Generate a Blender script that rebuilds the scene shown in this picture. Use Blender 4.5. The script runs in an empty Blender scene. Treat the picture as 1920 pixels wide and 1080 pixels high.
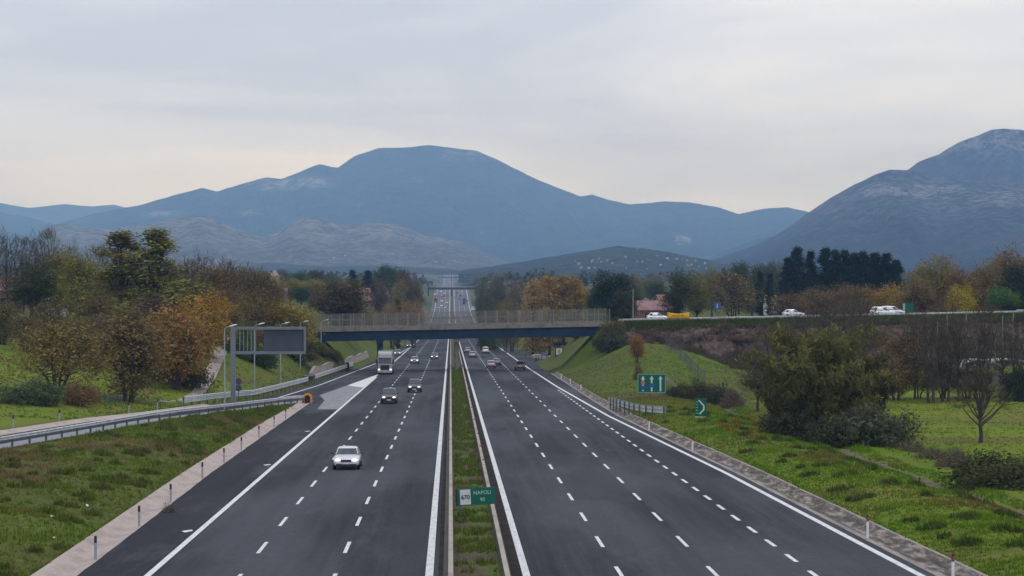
import bpy, math, random
import numpy as np
from bisect import bisect_right
from mathutils import Vector, noise, Matrix

R = random.Random(11)
NP = np.random.RandomState(5)
sc = bpy.context.scene
COL = sc.collection
F, ZC = 4030.0, 10.5
YAW, PITCH = math.atan(115 / F), math.atan(35 / F)


# ------------------------------------------------------------------ placing
def X(px, y):
    return y * math.tan(math.atan((px - 960) / F) + YAW)


def SC(x, y):
    return F / (y * math.cos(YAW) + x * math.sin(YAW))


def Z(px, py, y):
    return ZC - (py - 505) / SC(X(px, y), y)


def interp(tab):
    xs = [a for a, b in tab]
    ys = [b for a, b in tab]

    def f(v):
        if v <= xs[0]:
            return ys[0]
        if v >= xs[-1]:
            return ys[-1]
        i = bisect_right(xs, v) - 1
        t = (v - xs[i]) / (xs[i + 1] - xs[i])
        return ys[i] + (ys[i + 1] - ys[i]) * t
    return f


def sm(t):
    t = 0.0 if t < 0 else 1.0 if t > 1 else t
    return t * t * (3 - 2 * t)


_raw = interp([(-400, 8.04), (785, -15.8), (1100, -20.5), (1400, -22), (1650, -20.2), (1870, -12.8), (2000, -8.8), (2160, -7),
               (2600, -12), (3200, -22), (3500, -21), (4000, -13.5), (4600, -2), (5200, 1)])
_zt = [(y, sum(_raw(y + k * 12) for k in range(-6, 7)) / 13) for y in range(-200, 5600, 20)]
ZR = interp(_zt)                                     # height of the motorway
# motorway edges (world x)
XL = interp([(40, -14.6), (86, -14.9), (140, -15.7), (200, -16.1), (254, -16.4), (255, -23.8), (280, -22.2), (312, -20.4), (446, -16.9), (600, -15.3), (900, -15)])
XLG = interp([(40, -16.1), (86, -16.4), (140, -17.2), (200, -17.6), (254, -17.4), (255, -24.6), (280, -23.2), (312, -21.4), (446, -17.9), (600, -16.3), (900, -16)])
XRL = interp([(40, 19.3), (86, 18.75), (140, 18.0), (218, 16.0), (305, 15.05), (400, 14.7), (600, 14.6)])
XRE = interp([(40, 19.9), (86, 19.3), (140, 18.6), (218, 16.9), (260, 16.9), (305, 17.1), (440, 17.4), (475, 18.4), (520, 22), (556, 27), (590, 21), (640, 17.3), (900, 17)])
XRG = interp([(40, 21.5), (86, 20.9), (140, 20.2), (218, 18.4), (260, 18.1), (305, 18.2), (440, 18.4), (475, 19.4), (520, 23), (556, 28), (590, 22), (640, 18.3), (900, 18)])
# slip road, right (guard rail) edge and left edge, height
GX = interp([(40, -54), (80, -46), (120, -37), (150, -31.4), (167.3, -28.5), (189.6, -25.6), (222, -20.9), (256, -16.3)])
GL = interp([(40, -60), (80, -51.5), (122, -42.0), (163, -34.6), (190, -30.7), (206, -28.2), (244, -24.6), (258, -23.8)])
GZ = interp([(40, 0.5), (80, -0.3), (120, -1.2), (150, -2.0), (167.3, -2.3), (189.6, -2.8), (222, -3.95), (256, -5.1)])
NLt = interp([(-50, -0.3), (100, -1.0), (150, -1.6), (200, -2.0), (250, -1.6), (300, -0.6), (350, 0.1), (390, 0.3), (500, 0), (700, -1), (1000, -1.5), (1400, -2),
              (2000, -1), (3000, -8), (4000, -4), (6000, 6), (9000, 10), (17000, 12)])
NRt = interp([(-50, 0.6), (100, -2.0), (180, -3.9), (260, -5.3), (330, -5.6), (378, -5.6), (430, -3), (500, -1.5), (700, -3), (1000, -3.2), (1300, -2.5),
              (2000, -1), (3000, -8), (4000, -4), (6000, 6), (9000, 10), (17000, 12)])
WL = interp([(250, 30), (300, 17), (390, 8), (500, 12), (700, 25), (1500, 35)])
CROSSY = 390.0


def ZX(x):                                            # crossing road height
    return 0.15 + 0.016 * (x + 25) + (0.004 * max(0, x - 28))


def H0(x, y):
    zr = ZR(y)
    xl, xr = XLG(y), XRG(y)
    if x <= xl:
        if y < 256:
            gx, gl, gz = GX(y), GL(y), GZ(y)
            if x > gx:
                t = (xl - x) / max(0.5, xl - gx)
                z = (zr + 0.12) * (1 - t) + (gz + 0.02) * t + 0.35 * math.sin(math.pi * min(1, t)) * min(1, (xl - gx) / 8)
            elif x > gl - 1.2:
                return gz - 0.3
            else:
                z = gz + 0.05 + (NLt(y) - gz) * sm((gl - 1.2 - x) / 26)
                z += 2.6 * sm((-x - 50) / 40) * sm((y - 200) / 110)
        else:
            z = zr + 0.1 + (NLt(y) - zr) * sm((xl - x) / WL(y))
            z += 2.6 * sm((-x - 50) / 40) * sm((y - 200) / 110) * (1 - sm((y - 380) / 150))
    elif x >= xr:
        if y < 400:
            z = zr + 0.12 + 0.55 * math.sin(math.pi * min(1, max(0, (x - xr) / max(1, 29 - xr)))) * (1 - sm((y - 230) / 80))
            z -= 0.28 * math.exp(-((x - 29.7) / 0.7) ** 2)
            z += (NRt(y) - z) * sm((x - 31) / 12)
            s = sm((y - 236) / 140) * sm((x - 18.3) / 14) * (1 - sm((x - 35) / 11))
            z += s * (ZX(x) - 3.2 - z)
        else:
            z = zr + 0.1 + (NRt(y) - zr) * sm((x - xr) / WL(y))
    else:
        z = zr - 0.35
    # the embankment of the crossing road
    dy = max(0, abs(y - CROSSY) - 6.6)
    if dy < 40 and (x < 0 or x > 3):
        e = ZX(x) - 0.12 - dy / 1.6
        if -26 < x < 0:
            e -= (x + 26) / 1.15
        if 3 < x < 28:
            e -= (28 - x) / 0.95
        if x <= xl or x >= xr:
            z = max(z, e)
    return z


def HN(x, y):
    xl, xr = XLG(y), XRG(y)
    k = min(1, max(0, max(xl - x, x - xr) / 3))
    if y < 256 and GL(y) - 2 < x < GX(y) + 1.5:
        k = 0
    if abs(y - CROSSY) < 7.5 and (x < -24 or x > 27):
        k = 0
    if k == 0:
        return 0
    a = 0.22 * noise.fractal(Vector((x * 0.12, y * 0.12, 0)), 1.0, 2.0, 3)
    if 345 < y < 384 and x > 30:
        a += 1.1 * noise.fractal(Vector((x * 0.09, y * 0.13, 9)), 1.0, 2.0, 4) * sm((384 - y) / 6)
    if y > 450:
        a += 1.6 * sm((y - 450) / 300) * sm((abs(x) - 30) / 60) * noise.noise(Vector((x * 0.012, y * 0.006, 3)))
    return a * k


def H(x, y):
    return H0(x, y) + HN(x, y)


# ------------------------------------------------------------------ materials
MATS = {}


def nmat(name):
    m = bpy.data.materials.new(name)
    m.use_nodes = True
    nt = m.node_tree
    nt.nodes.clear()
    out = nt.nodes.new('ShaderNodeOutputMaterial')
    MATS[name] = m
    return m, nt, out


def N(nt, typ, **kw):
    n = nt.nodes.new(typ)
    for k, v in kw.items():
        if k in n.inputs:
            n.inputs[k].default_value = v
        else:
            setattr(n, k, v)
    return n


def ramp(nt, fac, stops, interp_='LINEAR'):
    r = nt.nodes.new('ShaderNodeValToRGB')
    r.color_ramp.interpolation = interp_
    el = r.color_ramp.elements
    while len(el) < len(stops):
        el.new(0.5)
    for e, (p, c) in zip(el, stops):
        e.position = p
        e.color = (c[0], c[1], c[2], 1) if isinstance(c, (tuple, list)) else (c, c, c, 1)
    nt.links.new(fac, r.inputs[0])
    return r.outputs[0]


def mix(nt, fac, a, b, typ='MIX'):
    m = nt.nodes.new('ShaderNodeMix')
    m.data_type = 'RGBA'
    m.blend_type = typ
    if isinstance(fac, (int, float)):
        m.inputs[0].default_value = fac
    else:
        nt.links.new(fac, m.inputs[0])
    for i, v in ((6, a), (7, b)):
        if isinstance(v, (tuple, list)):
            m.inputs[i].default_value = (v[0], v[1], v[2], 1)
        else:
            nt.links.new(v, m.inputs[i])
    return m.outputs[2]


def math_(nt, op, a, b=None):
    m = nt.nodes.new('ShaderNodeMath')
    m.operation = op
    for i, v in ((0, a), (1, b)):
        if v is None:
            continue
        if isinstance(v, (int, float)):
            m.inputs[i].default_value = v
        else:
            nt.links.new(v, m.inputs[i])
    return m.outputs[0]


def geo(nt):
    g = nt.nodes.new('ShaderNodeNewGeometry')
    return g.outputs['Position']


def objco(nt):
    g = nt.nodes.new('ShaderNodeTexCoord')
    return g.outputs['Object']


def scaled(nt, vec, s):
    m = nt.nodes.new('ShaderNodeMapping')
    m.inputs['Scale'].default_value = s if isinstance(s, (tuple, list)) else (s, s, s)
    nt.links.new(vec, m.inputs[0])
    return m.outputs[0]


def tex(nt, vec, scale, detail=4, rough=0.55):
    t = nt.nodes.new('ShaderNodeTexNoise')
    t.inputs['Scale'].default_value = 1
    t.inputs['Detail'].default_value = detail
    t.inputs['Roughness'].default_value = rough
    nt.links.new(scaled(nt, vec, scale), t.inputs['Vector'])
    return t.outputs['Fac']


def bsdf(nt, out, color, rough=0.6, metal=0.0, spec=0.4, bump=None, bstr=0.3, bdist=0.1, emit=None, estr=0):
    b = nt.nodes.new('ShaderNodeBsdfPrincipled')
    if isinstance(color, (tuple, list)):
        b.inputs['Base Color'].default_value = (color[0], color[1], color[2], 1)
    else:
        nt.links.new(color, b.inputs['Base Color'])
    if isinstance(rough, (int, float)):
        b.inputs['Roughness'].default_value = rough
    else:
        nt.links.new(rough, b.inputs['Roughness'])
    b.inputs['Metallic'].default_value = metal
    b.inputs['Specular IOR Level'].default_value = spec
    if emit is not None:
        b.inputs['Emission Color'].default_value = (emit[0], emit[1], emit[2], 1)
        b.inputs['Emission Strength'].default_value = estr
    if bump is not None:
        bp = nt.nodes.new('ShaderNodeBump')
        bp.inputs['Strength'].default_value = bstr
        bp.inputs['Distance'].default_value = bdist
        nt.links.new(bump, bp.inputs['Height'])
        nt.links.new(bp.outputs[0], b.inputs['Normal'])
    nt.links.new(b.outputs[0], out.inputs[0])
    return b


def simple(name, c, rough=0.6, metal=0.0, spec=0.4, var=0.25, vs=1.5, emit=None, estr=0):
    m, nt, out = nmat(name)
    n = tex(nt, objco(nt), vs, 4)
    lo = tuple(v * (1 - var) for v in c)
    hi = tuple(min(1, v * (1 + var)) for v in c)
    bsdf(nt, out, ramp(nt, n, [(0.3, lo), (0.7, hi)]), rough, metal, spec, emit=emit, estr=estr)
    return m


def attr(nt, name):
    a = nt.nodes.new('ShaderNodeAttribute')
    a.attribute_name = name
    return a


def m_terrain():
    m, nt, out = nmat('terrain')
    p = geo(nt)
    a = attr(nt, 'cover')
    sep = nt.nodes.new('ShaderNodeSeparateColor')
    nt.links.new(a.outputs['Color'], sep.inputs[0])
    big = tex(nt, p, 0.045, 4)
    med = tex(nt, p, 0.32, 5, 0.65)
    fine = tex(nt, p, 1.7, 5, 0.7)
    g1 = ramp(nt, med, [(0.3, (0.055, 0.085, 0.012)), (0.5, (0.09, 0.132, 0.015)), (0.7, (0.135, 0.165, 0.026))])
    g2 = ramp(nt, fine, [(0.3, (0.04, 0.06, 0.01)), (0.55, (0.09, 0.122, 0.018)), (0.75, (0.15, 0.16, 0.038))])
    g = mix(nt, 0.5, g1, g2)
    br = ramp(nt, fine, [(0.3, (0.045, 0.032, 0.018)), (0.55, (0.095, 0.07, 0.035)), (0.8, (0.17, 0.135, 0.075))])
    brf = math_(nt, 'MULTIPLY', ramp(nt, math_(nt, 'ADD', math_(nt, 'MULTIPLY', big, 0.6), math_(nt, 'MULTIPLY', med, 0.4)), [(0.44, 0.0), (0.6, 1.0)]), 0.7)
    base = mix(nt, brf, g, br)
    field = ramp(nt, math_(nt, 'ADD', math_(nt, 'MULTIPLY', big, 0.5), math_(nt, 'MULTIPLY', fine, 0.5)),
                 [(0.35, (0.08, 0.15, 0.006)), (0.5, (0.13, 0.19, 0.01)), (0.62, (0.18, 0.185, 0.026))])
    field = mix(nt, ramp(nt, tex(nt, p, (0.02, 0.07, 1), 4, 0.6), [(0.5, 0.0), (0.64, 0.75)]), field, ramp(nt, fine, [(0.3, (0.11, 0.085, 0.03)), (0.7, (0.19, 0.15, 0.06))]))
    base = mix(nt, sep.outputs[1], base, field)
    scrub = ramp(nt, tex(nt, p, 0.8, 6, 0.75), [(0.3, (0.02, 0.014, 0.011)), (0.48, (0.075, 0.052, 0.042)), (0.62, (0.15, 0.105, 0.09)), (0.78, (0.1, 0.115, 0.03))])
    base = mix(nt, sep.outputs[0], base, scrub)
    far = ramp(nt, tex(nt, p, (0.006, 0.0025, 0.01), 5, 0.6), [(0.35, (0.03, 0.05, 0.02)), (0.5, (0.07, 0.09, 0.035)), (0.6, (0.14, 0.11, 0.065)), (0.7, (0.06, 0.085, 0.025))], 'LINEAR')
    base = mix(nt, sep.outputs[2], base, far)
    bsdf(nt, out, base, 0.95, 0, 0.1, bump=fine, bstr=0.8, bdist=0.25)
    return m


def m_asphalt():
    m, nt, out = nmat('asphalt')
    p = geo(nt)
    s = nt.nodes.new('ShaderNodeSeparateXYZ')
    nt.links.new(p, s.inputs[0])
    long_ = tex(nt, p, (1.1, 0.01, 1), 5, 0.7)
    patch = tex(nt, p, (0.16, 0.02, 1), 3, 0.5)
    fine = tex(nt, p, 3.5, 4, 0.6)
    c = ramp(nt, long_, [(0.32, (0.021, 0.023, 0.028)), (0.5, (0.034, 0.036, 0.042)), (0.68, (0.056, 0.059, 0.068))])
    c = mix(nt, ramp(nt, patch, [(0.43, 0.0), (0.6, 0.7)]), c, (0.06, 0.065, 0.076))
    # wheel tracks: each lane polished along two bands
    for x0 in (-10.25, -6.5, -2.75, 4.9, 8.7, 12.55):
        d = math_(nt, 'ABSOLUTE', math_(nt, 'SUBTRACT', math_(nt, 'ABSOLUTE', math_(nt, 'SUBTRACT', s.outputs[0], x0)), 0.8))
        f = ramp(nt, d, [(0.1, 0.22), (0.55, 0.0)])
        c = mix(nt, math_(nt, 'MULTIPLY', f, long_), c, (0.02, 0.021, 0.025))
    # newer, darker asphalt on the left hard shoulder
    edge = math_(nt, 'LESS_THAN', s.outputs[0], -11.9)
    near = math_(nt, 'LESS_THAN', s.outputs[1], 232)
    c = mix(nt, math_(nt, 'MULTIPLY', edge, near), c, ramp(nt, long_, [(0.3, (0.017, 0.018, 0.022)), (0.75, (0.029, 0.031, 0.036))]))
    # far stretch: pale grazing-angle reflection painted into the asphalt colour
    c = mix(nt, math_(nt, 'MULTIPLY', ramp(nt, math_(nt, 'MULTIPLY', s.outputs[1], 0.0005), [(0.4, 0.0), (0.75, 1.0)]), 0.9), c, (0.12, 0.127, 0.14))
    # repaired patches in the fast lanes
    for (xa, xb, ya, yb, col, k) in ((-4.5, -1.0, 132, 236, (0.056, 0.062, 0.072), 0.6), (-4.5, -1.0, 60, 118, (0.03, 0.031, 0.035), 0.6), (10.8, 14.2, 86, 150, (0.052, 0.055, 0.062), 0.5),
                                     (3.2, 6.7, 255, 360, (0.06, 0.067, 0.075), 0.6), (7.0, 10.5, 120, 190, (0.03, 0.031, 0.035), 0.5), (3.2, 6.7, 395, 520, (0.058, 0.062, 0.07), 0.6)):
        w = math_(nt, 'MULTIPLY', math_(nt, 'MULTIPLY', math_(nt, 'GREATER_THAN', s.outputs[0], xa), math_(nt, 'LESS_THAN', s.outputs[0], xb)),
                  math_(nt, 'MULTIPLY', math_(nt, 'GREATER_THAN', s.outputs[1], ya), math_(nt, 'LESS_THAN', s.outputs[1], yb)))
        w = math_(nt, 'MULTIPLY', w, math_(nt, 'MULTIPLY', ramp(nt, patch, [(0.3, 0.3), (0.6, 1.0)]), k))
        c = mix(nt, w, c, col)
    c = mix(nt, 0.35, c, mix(nt, 1.0, c, ramp(nt, fine, [(0.3, 0.45), (0.7, 1.6)]), 'MULTIPLY'))
    blot = tex(nt, p, (0.35, 0.06, 1), 6, 0.7)
    c = mix(nt, ramp(nt, blot, [(0.53, 0.0), (0.66, 0.6)]), c, (0.068, 0.073, 0.084))
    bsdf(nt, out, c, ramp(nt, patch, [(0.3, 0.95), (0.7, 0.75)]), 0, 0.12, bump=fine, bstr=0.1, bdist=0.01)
    return m


def m_paint():
    m, nt, out = nmat('road_paint')
    p = geo(nt)
    n = tex(nt, p, (6, 1.2, 1), 5, 0.7)
    c = ramp(nt, n, [(0.28, (0.38, 0.38, 0.38)), (0.45, (0.62, 0.62, 0.62)), (0.7, (0.78, 0.78, 0.77))])
    bsdf(nt, out, c, 0.6, 0, 0.3)
    return m


def m_leaf():
    m, nt, out = nmat('leaves')
    oi = nt.nodes.new('ShaderNodeObjectInfo')
    v = attr(nt, 'v')
    k = ramp(nt, v.outputs['Fac'], [(0.0, (0.5, 0.5, 0.55)), (0.5, (1, 1, 1)), (0.85, (1.4, 1.3, 1.1)), (1.0, (1.75, 1.45, 1.0))])
    c = mix(nt, 1.0, oi.outputs['Color'], k, 'MULTIPLY')
    d = nt.nodes.new('ShaderNodeBsdfDiffuse')
    t = nt.nodes.new('ShaderNodeBsdfTranslucent')
    nt.links.new(c, d.inputs[0])
    nt.links.new(c, t.inputs[0])
    x = nt.nodes.new('ShaderNodeMixShader')
    x.inputs[0].default_value = 0.3
    nt.links.new(d.outputs[0], x.inputs[1])
    nt.links.new(t.outputs[0], x.inputs[2])
    nt.links.new(x.outputs[0], out.inputs[0])
    return m


def m_blade():
    m, nt, out = nmat('grass_blades')
    c = attr(nt, 'tint').outputs['Color']
    d = nt.nodes.new('ShaderNodeBsdfDiffuse')
    t = nt.nodes.new('ShaderNodeBsdfTranslucent')
    nt.links.new(c, d.inputs[0])
    nt.links.new(c, t.inputs[0])
    x = nt.nodes.new('ShaderNodeMixShader')
    x.inputs[0].default_value = 0.35
    nt.links.new(d.outputs[0], x.inputs[1])
    nt.links.new(t.outputs[0], x.inputs[2])
    nt.links.new(x.outputs[0], out.inputs[0])
    return m


def m_mountain(name, rock=0.5, scale=1.0, wood=(0.018, 0.03, 0.02), stone=(0.31, 0.3, 0.28), lo=0.5, hi=0.62, rust=0.0, bd=80):
    m, nt, out = nmat(name)
    p = geo(nt)
    a = attr(nt, 'rock')
    n = tex(nt, p, (0.006 * scale, 0.004 * scale, 0.012 * scale), 8, 0.7)
    n2 = tex(nt, p, 0.0022 * scale, 5, 0.6)
    c = ramp(nt, n, [(0.3, tuple(v * 0.6 for v in wood)), (0.55, wood), (0.72, tuple(v * 1.9 for v in wood))])
    if rust:
        c = mix(nt, ramp(nt, n2, [(0.5, 0.0), (0.65, rust)]), c, (0.09, 0.055, 0.035))
    n3 = tex(nt, p, 0.02 * scale, 5, 0.75)
    nn = math_(nt, 'ADD', math_(nt, 'MULTIPLY', n, 0.35), math_(nt, 'MULTIPLY', n3, 0.65))
    c = mix(nt, 0.6, c, mix(nt, 1.0, c, ramp(nt, n3, [(0.34, 0.2), (0.66, 2.3)]), 'MULTIPLY'))
    f = math_(nt, 'MULTIPLY', a.outputs['Fac'], ramp(nt, nn, [(lo, 0.0), (hi, 1.0)]))
    c = mix(nt, f, c, stone)
    bsdf(nt, out, c, 1.0, 0, 0.0, bump=nn, bstr=1.0, bdist=bd)
    return m


def m_concrete(name, c=(0.4, 0.36, 0.33), var=0.35):
    m, nt, out = nmat(name)
    p = geo(nt)
    n = tex(nt, p, (0.9, 0.35, 0.9), 6, 0.65)
    f = tex(nt, p, 5, 4, 0.6)
    col = ramp(nt, n, [(0.3, tuple(v * (1 - var) for v in c)), (0.5, c), (0.75, tuple(v * (1 + var * 0.5) for v in c))])
    col = mix(nt, 0.3, col, mix(nt, 1.0, col, ramp(nt, f, [(0.3, 0.5), (0.7, 1.3)]), 'MULTIPLY'))
    sy = nt.nodes.new('ShaderNodeSeparateXYZ')
    nt.links.new(p, sy.inputs[0])
    jn = math_(nt, 'FRACT', math_(nt, 'MULTIPLY', sy.outputs[1], 0.25))
    col = mix(nt, ramp(nt, jn, [(0.0, 0.7), (0.02, 0.0)]), col, tuple(v * 0.3 for v in c))
    bsdf(nt, out, col, 0.85, 0, 0.2, bump=f, bstr=0.25, bdist=0.02)
    return m


def m_silt():
    m, nt, out = nmat('gutter_silt')
    p = geo(nt)
    n = tex(nt, p, (2.2, 0.5, 1), 6, 0.7)
    c = ramp(nt, n, [(0.38, (0.06, 0.048, 0.04)), (0.5, (0.12, 0.1, 0.085)), (0.6, (0.3, 0.26, 0.23))])
    bsdf(nt, out, c, 0.9, 0, 0.2, bump=n, bstr=0.4, bdist=0.03)
    return m


def m_median():
    m, nt, out = nmat('median_soil')
    p = geo(nt)
    n = tex(nt, p, (0.5, 0.14, 1), 5, 0.6)
    f = tex(nt, p, 4, 5, 0.7)
    soil = ramp(nt, f, [(0.3, (0.05, 0.035, 0.026)), (0.6, (0.115, 0.085, 0.065)), (0.8, (0.18, 0.14, 0.11))])
    gr = ramp(nt, f, [(0.3, (0.05, 0.075, 0.015)), (0.7, (0.12, 0.15, 0.03))])
    c = mix(nt, ramp(nt, n, [(0.5, 0.0), (0.58, 1.0)]), soil, gr)
    bsdf(nt, out, c, 0.95, 0, 0.1, bump=f, bstr=0.8, bdist=0.06)
    return m


def m_glass():
    m, nt, out = nmat('car_glass')
    n = tex(nt, objco(nt), 3, 2)
    bsdf(nt, out, ramp(nt, n, [(0.3, (0.02, 0.03, 0.035)), (0.7, (0.05, 0.065, 0.07))]), 0.06, 0, 0.8)
    return m


def m_carpaint():
    m, nt, out = nmat('car_paint')
    oi = nt.nodes.new('ShaderNodeObjectInfo')
    n = tex(nt, objco(nt), 2.5, 5)
    c = mix(nt, 1.0, oi.outputs['Color'], ramp(nt, n, [(0.3, 0.85), (0.7, 1.05)]), 'MULTIPLY')
    b = bsdf(nt, out, c, 0.3, 0.25, 0.5)
    b.inputs['Coat Weight'].default_value = 0.6
    b.inputs['Coat Roughness'].default_value = 0.08
    return m


M = {}
M['terrain'] = m_terrain()
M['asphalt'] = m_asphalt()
M['paint'] = m_paint()
M['leaf'] = m_leaf()
M['blade'] = m_blade()
M['gutter'] = m_concrete('gutter_concrete', (0.42, 0.345, 0.31), 0.3)
M['rgutter'] = m_concrete('old_gutter_concrete', (0.3, 0.26, 0.235), 0.5)
M['concrete'] = m_concrete('barrier_concrete', (0.3, 0.275, 0.24), 0.4)
M['deck'] = m_concrete('deck_concrete', (0.22, 0.2, 0.17), 0.4)
M['median'] = m_median()
M['glass'] = m_glass()
M['carpaint'] = m_carpaint()
M['steel'] = simple('galvanised_steel', (0.46, 0.48, 0.5), 0.5, 0.3, 0.5, 0.3, 2)
M['post'] = simple('post_steel', (0.12, 0.125, 0.13), 0.6, 0.4, 0.4, 0.3, 3)
M['lightsteel'] = simple('pale_steel', (0.34, 0.37, 0.4), 0.55, 0.3, 0.4, 0.15, 1)
M['blue'] = simple('blue_girder_paint', (0.003, 0.032, 0.07), 0.5, 0, 0.4, 0.45, 0.6)
M['green'] = simple('green_sign_face', (0.0, 0.11, 0.068), 0.45, 0, 0.4, 0.1, 1.5)
M['white'] = simple('white_paint', (0.75, 0.75, 0.74), 0.5, 0, 0.4, 0.1, 4)
M['signwhite'] = simple('white_sign_face', (0.6, 0.6, 0.6), 0.5, 0, 0.4, 0.08, 4)
M['black'] = simple('black_rubber', (0.012, 0.012, 0.013), 0.75, 0, 0.3, 0.3, 5)
M['dark'] = simple('dark_plastic', (0.02, 0.021, 0.024), 0.5, 0, 0.4, 0.3, 5)
M['rim'] = simple('alloy_rim', (0.35, 0.36, 0.37), 0.35, 0.8, 0.5, 0.1, 5)
M['red'] = simple('red_reflector', (0.5, 0.03, 0.015), 0.4, 0, 0.5, 0.15, 5)
M['orange'] = simple('orange_plastic', (0.7, 0.27, 0.01), 0.45, 0, 0.4, 0.15, 4)
M['bluedisc'] = simple('blue_sign_face', (0.01, 0.11, 0.4), 0.45, 0, 0.4, 0.1, 4)
M['headlamp'] = simple('lit_headlamp', (0.9, 0.85, 0.75), 0.3, 0, 0.5, 0.05, 4, emit=(1.0, 0.86, 0.66), estr=1.6)
M['headoff'] = simple('headlamp_glass', (0.55, 0.57, 0.6), 0.15, 0.1, 0.7, 0.15, 6)
M['tail'] = simple('tail_lamp', (0.5, 0.02, 0.02), 0.25, 0, 0.5, 0.15, 6, emit=(1, 0.05, 0.05), estr=0.25)
M['bark'] = simple('bark', (0.075, 0.06, 0.048), 0.9, 0, 0.2, 0.45, 1.2)
M['twig'] = simple('twigs', (0.105, 0.083, 0.058), 0.9, 0, 0.2, 0.35, 1.2)
M['roof'] = simple('roof_tiles', (0.28, 0.15, 0.11), 0.8, 0, 0.2, 0.3, 1.5)
M['pinkwall'] = simple('pink_plaster', (0.3, 0.17, 0.16), 0.9, 0, 0.2, 0.2, 0.7)
M['cream'] = simple('cream_plaster', (0.28, 0.25, 0.21), 0.9, 0, 0.2, 0.15, 0.7)
M['yellow'] = simple('yellow_banner_cloth', (0.72, 0.42, 0.02), 0.8, 0, 0.2, 0.15, 2)
M['brownprint'] = simple('faded_print', (0.36, 0.2, 0.015), 0.8, 0, 0.2, 0.3, 8)
M['gore'] = m_concrete('worn_gore_paint', (0.25, 0.255, 0.268), 0.3)
M['plate'] = M['signwhite']
M['roofpink'] = simple('pinkish_roof_tiles', (0.26, 0.15, 0.15), 0.85, 0, 0.2, 0.2, 0.7)
M['pathsoil'] = simple('path_soil', (0.13, 0.1, 0.085), 0.95, 0, 0.1, 0.45, 1.2)
M['pathsoil2'] = simple('ploughed_soil', (0.15, 0.105, 0.075), 0.95, 0, 0.1, 0.3, 0.1)
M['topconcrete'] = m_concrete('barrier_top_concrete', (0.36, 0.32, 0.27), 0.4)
M['gutterdirt'] = m_silt()
M['dirt'] = simple('road_edge_dirt', (0.03, 0.026, 0.022), 0.95, 0, 0.1, 0.5, 0.8)
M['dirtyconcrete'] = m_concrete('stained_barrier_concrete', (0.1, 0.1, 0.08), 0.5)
M['paleasphalt'] = m_concrete('pale_worn_shoulder', (0.25, 0.255, 0.27), 0.2)
M['bluesign'] = simple('dull_blue_sign', (0.03, 0.1, 0.24), 0.5, 0, 0.4, 0.15, 3)
M['palepole'] = simple('pale_pole_paint', (0.19, 0.215, 0.2), 0.6, 0.1, 0.3, 0.2, 2)
M['shelter'] = simple('white_shelter_sheet', (0.5, 0.52, 0.52), 0.6, 0, 0.3, 0.15, 1)


# ------------------------------------------------------------------ meshes
class MB:
    """collects geometry for ONE mesh"""

    def __init__(s):
        s.v, s.f, s.m = [], [], []

    def add(s, vs, fs, mi=0):
        o = len(s.v)
        s.v.extend([tuple(p) for p in vs])
        s.f.extend([tuple(o + i for i in f) for f in fs])
        s.m.extend([mi] * len(fs))

    def box(s, c, d, rz=0, mi=0, taper=1.0):
        x, y, z = d[0] / 2, d[1] / 2, d[2] / 2
        vs = []
        for (sx, sy, sz) in ((-1, -1, -1), (1, -1, -1), (1, 1, -1), (-1, 1, -1), (-1, -1, 1), (1, -1, 1), (1, 1, 1), (-1, 1, 1)):
            k = taper if sz > 0 else 1
            vx, vy = sx * x * k, sy * y * k
            vs.append((c[0] + vx * math.cos(rz) - vy * math.sin(rz), c[1] + vx * math.sin(rz) + vy * math.cos(rz), c[2] + sz * z))
        s.add(vs, [(0, 3, 2, 1), (4, 5, 6, 7), (0, 1, 5, 4), (1, 2, 6, 5), (2, 3, 7, 6), (3, 0, 4, 7)], mi)

    def tube(s, pts, rad, n=6, mi=0, cap=True):
        pts = [Vector(p) for p in pts]
        rs = rad if isinstance(rad, (list, tuple)) else [rad] * len(pts)
        vs, fs = [], []
        for i, p in enumerate(pts):
            t = (pts[min(i + 1, len(pts) - 1)] - pts[max(i - 1, 0)])
            if t.length < 1e-6:
                t = Vector((0, 0, 1))
            t.normalize()
            a = t.cross(Vector((0.31, 0.95, 0.05)))
            if a.length < 0.1:
                a = t.cross(Vector((1, 0, 0)))
            a.normalize()
            b = t.cross(a)
            for k in range(n):
                an = 2 * math.pi * k / n
                vs.append(p + (a * math.cos(an) + b * math.sin(an)) * rs[i])
        for i in range(len(pts) - 1):
            for k in range(n):
                k2 = (k + 1) % n
                fs.append((i * n + k, i * n + k2, (i + 1) * n + k2, (i + 1) * n + k))
        if cap:
            fs.append(tuple(range(n - 1, -1, -1)))
            fs.append(tuple((len(pts) - 1) * n + k for k in range(n)))
        s.add(vs, fs, mi)

    def cyl(s, a, b, r, n=12, mi=0, r2=None):
        s.tube([a, b], [r, r if r2 is None else r2], n, mi)

    def loft(s, rings, mi=0, cap=True, closed=True):
        n = len(rings[0])
        vs = [p for r in rings for p in r]
        fs = []
        for i in range(len(rings) - 1):
            for k in range(n if closed else n - 1):
                k2 = (k + 1) % n
                fs.append((i * n + k, i * n + k2, (i + 1) * n + k2, (i + 1) * n + k))
        if cap:
            fs.append(tuple(range(n - 1, -1, -1)))
            fs.append(tuple((len(rings) - 1) * n + k for k in range(n)))
        s.add(vs, fs, mi)

    def mesh(s, name, mats, smooth=False):
        me = bpy.data.meshes.new(name)
        me.from_pydata(s.v, [], s.f)
        for m in (mats if isinstance(mats, (list, tuple)) else [mats]):
            me.materials.append(m)
        me.polygons.foreach_set('material_index', s.m)
        if smooth:
            me.polygons.foreach_set('use_smooth', [True] * len(s.f))
        me.update()
        return me

    def build(s, name, mats, parent=None, smooth=False, loc=None):
        return obj(name, s.mesh(name, mats, smooth), parent, loc)


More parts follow.
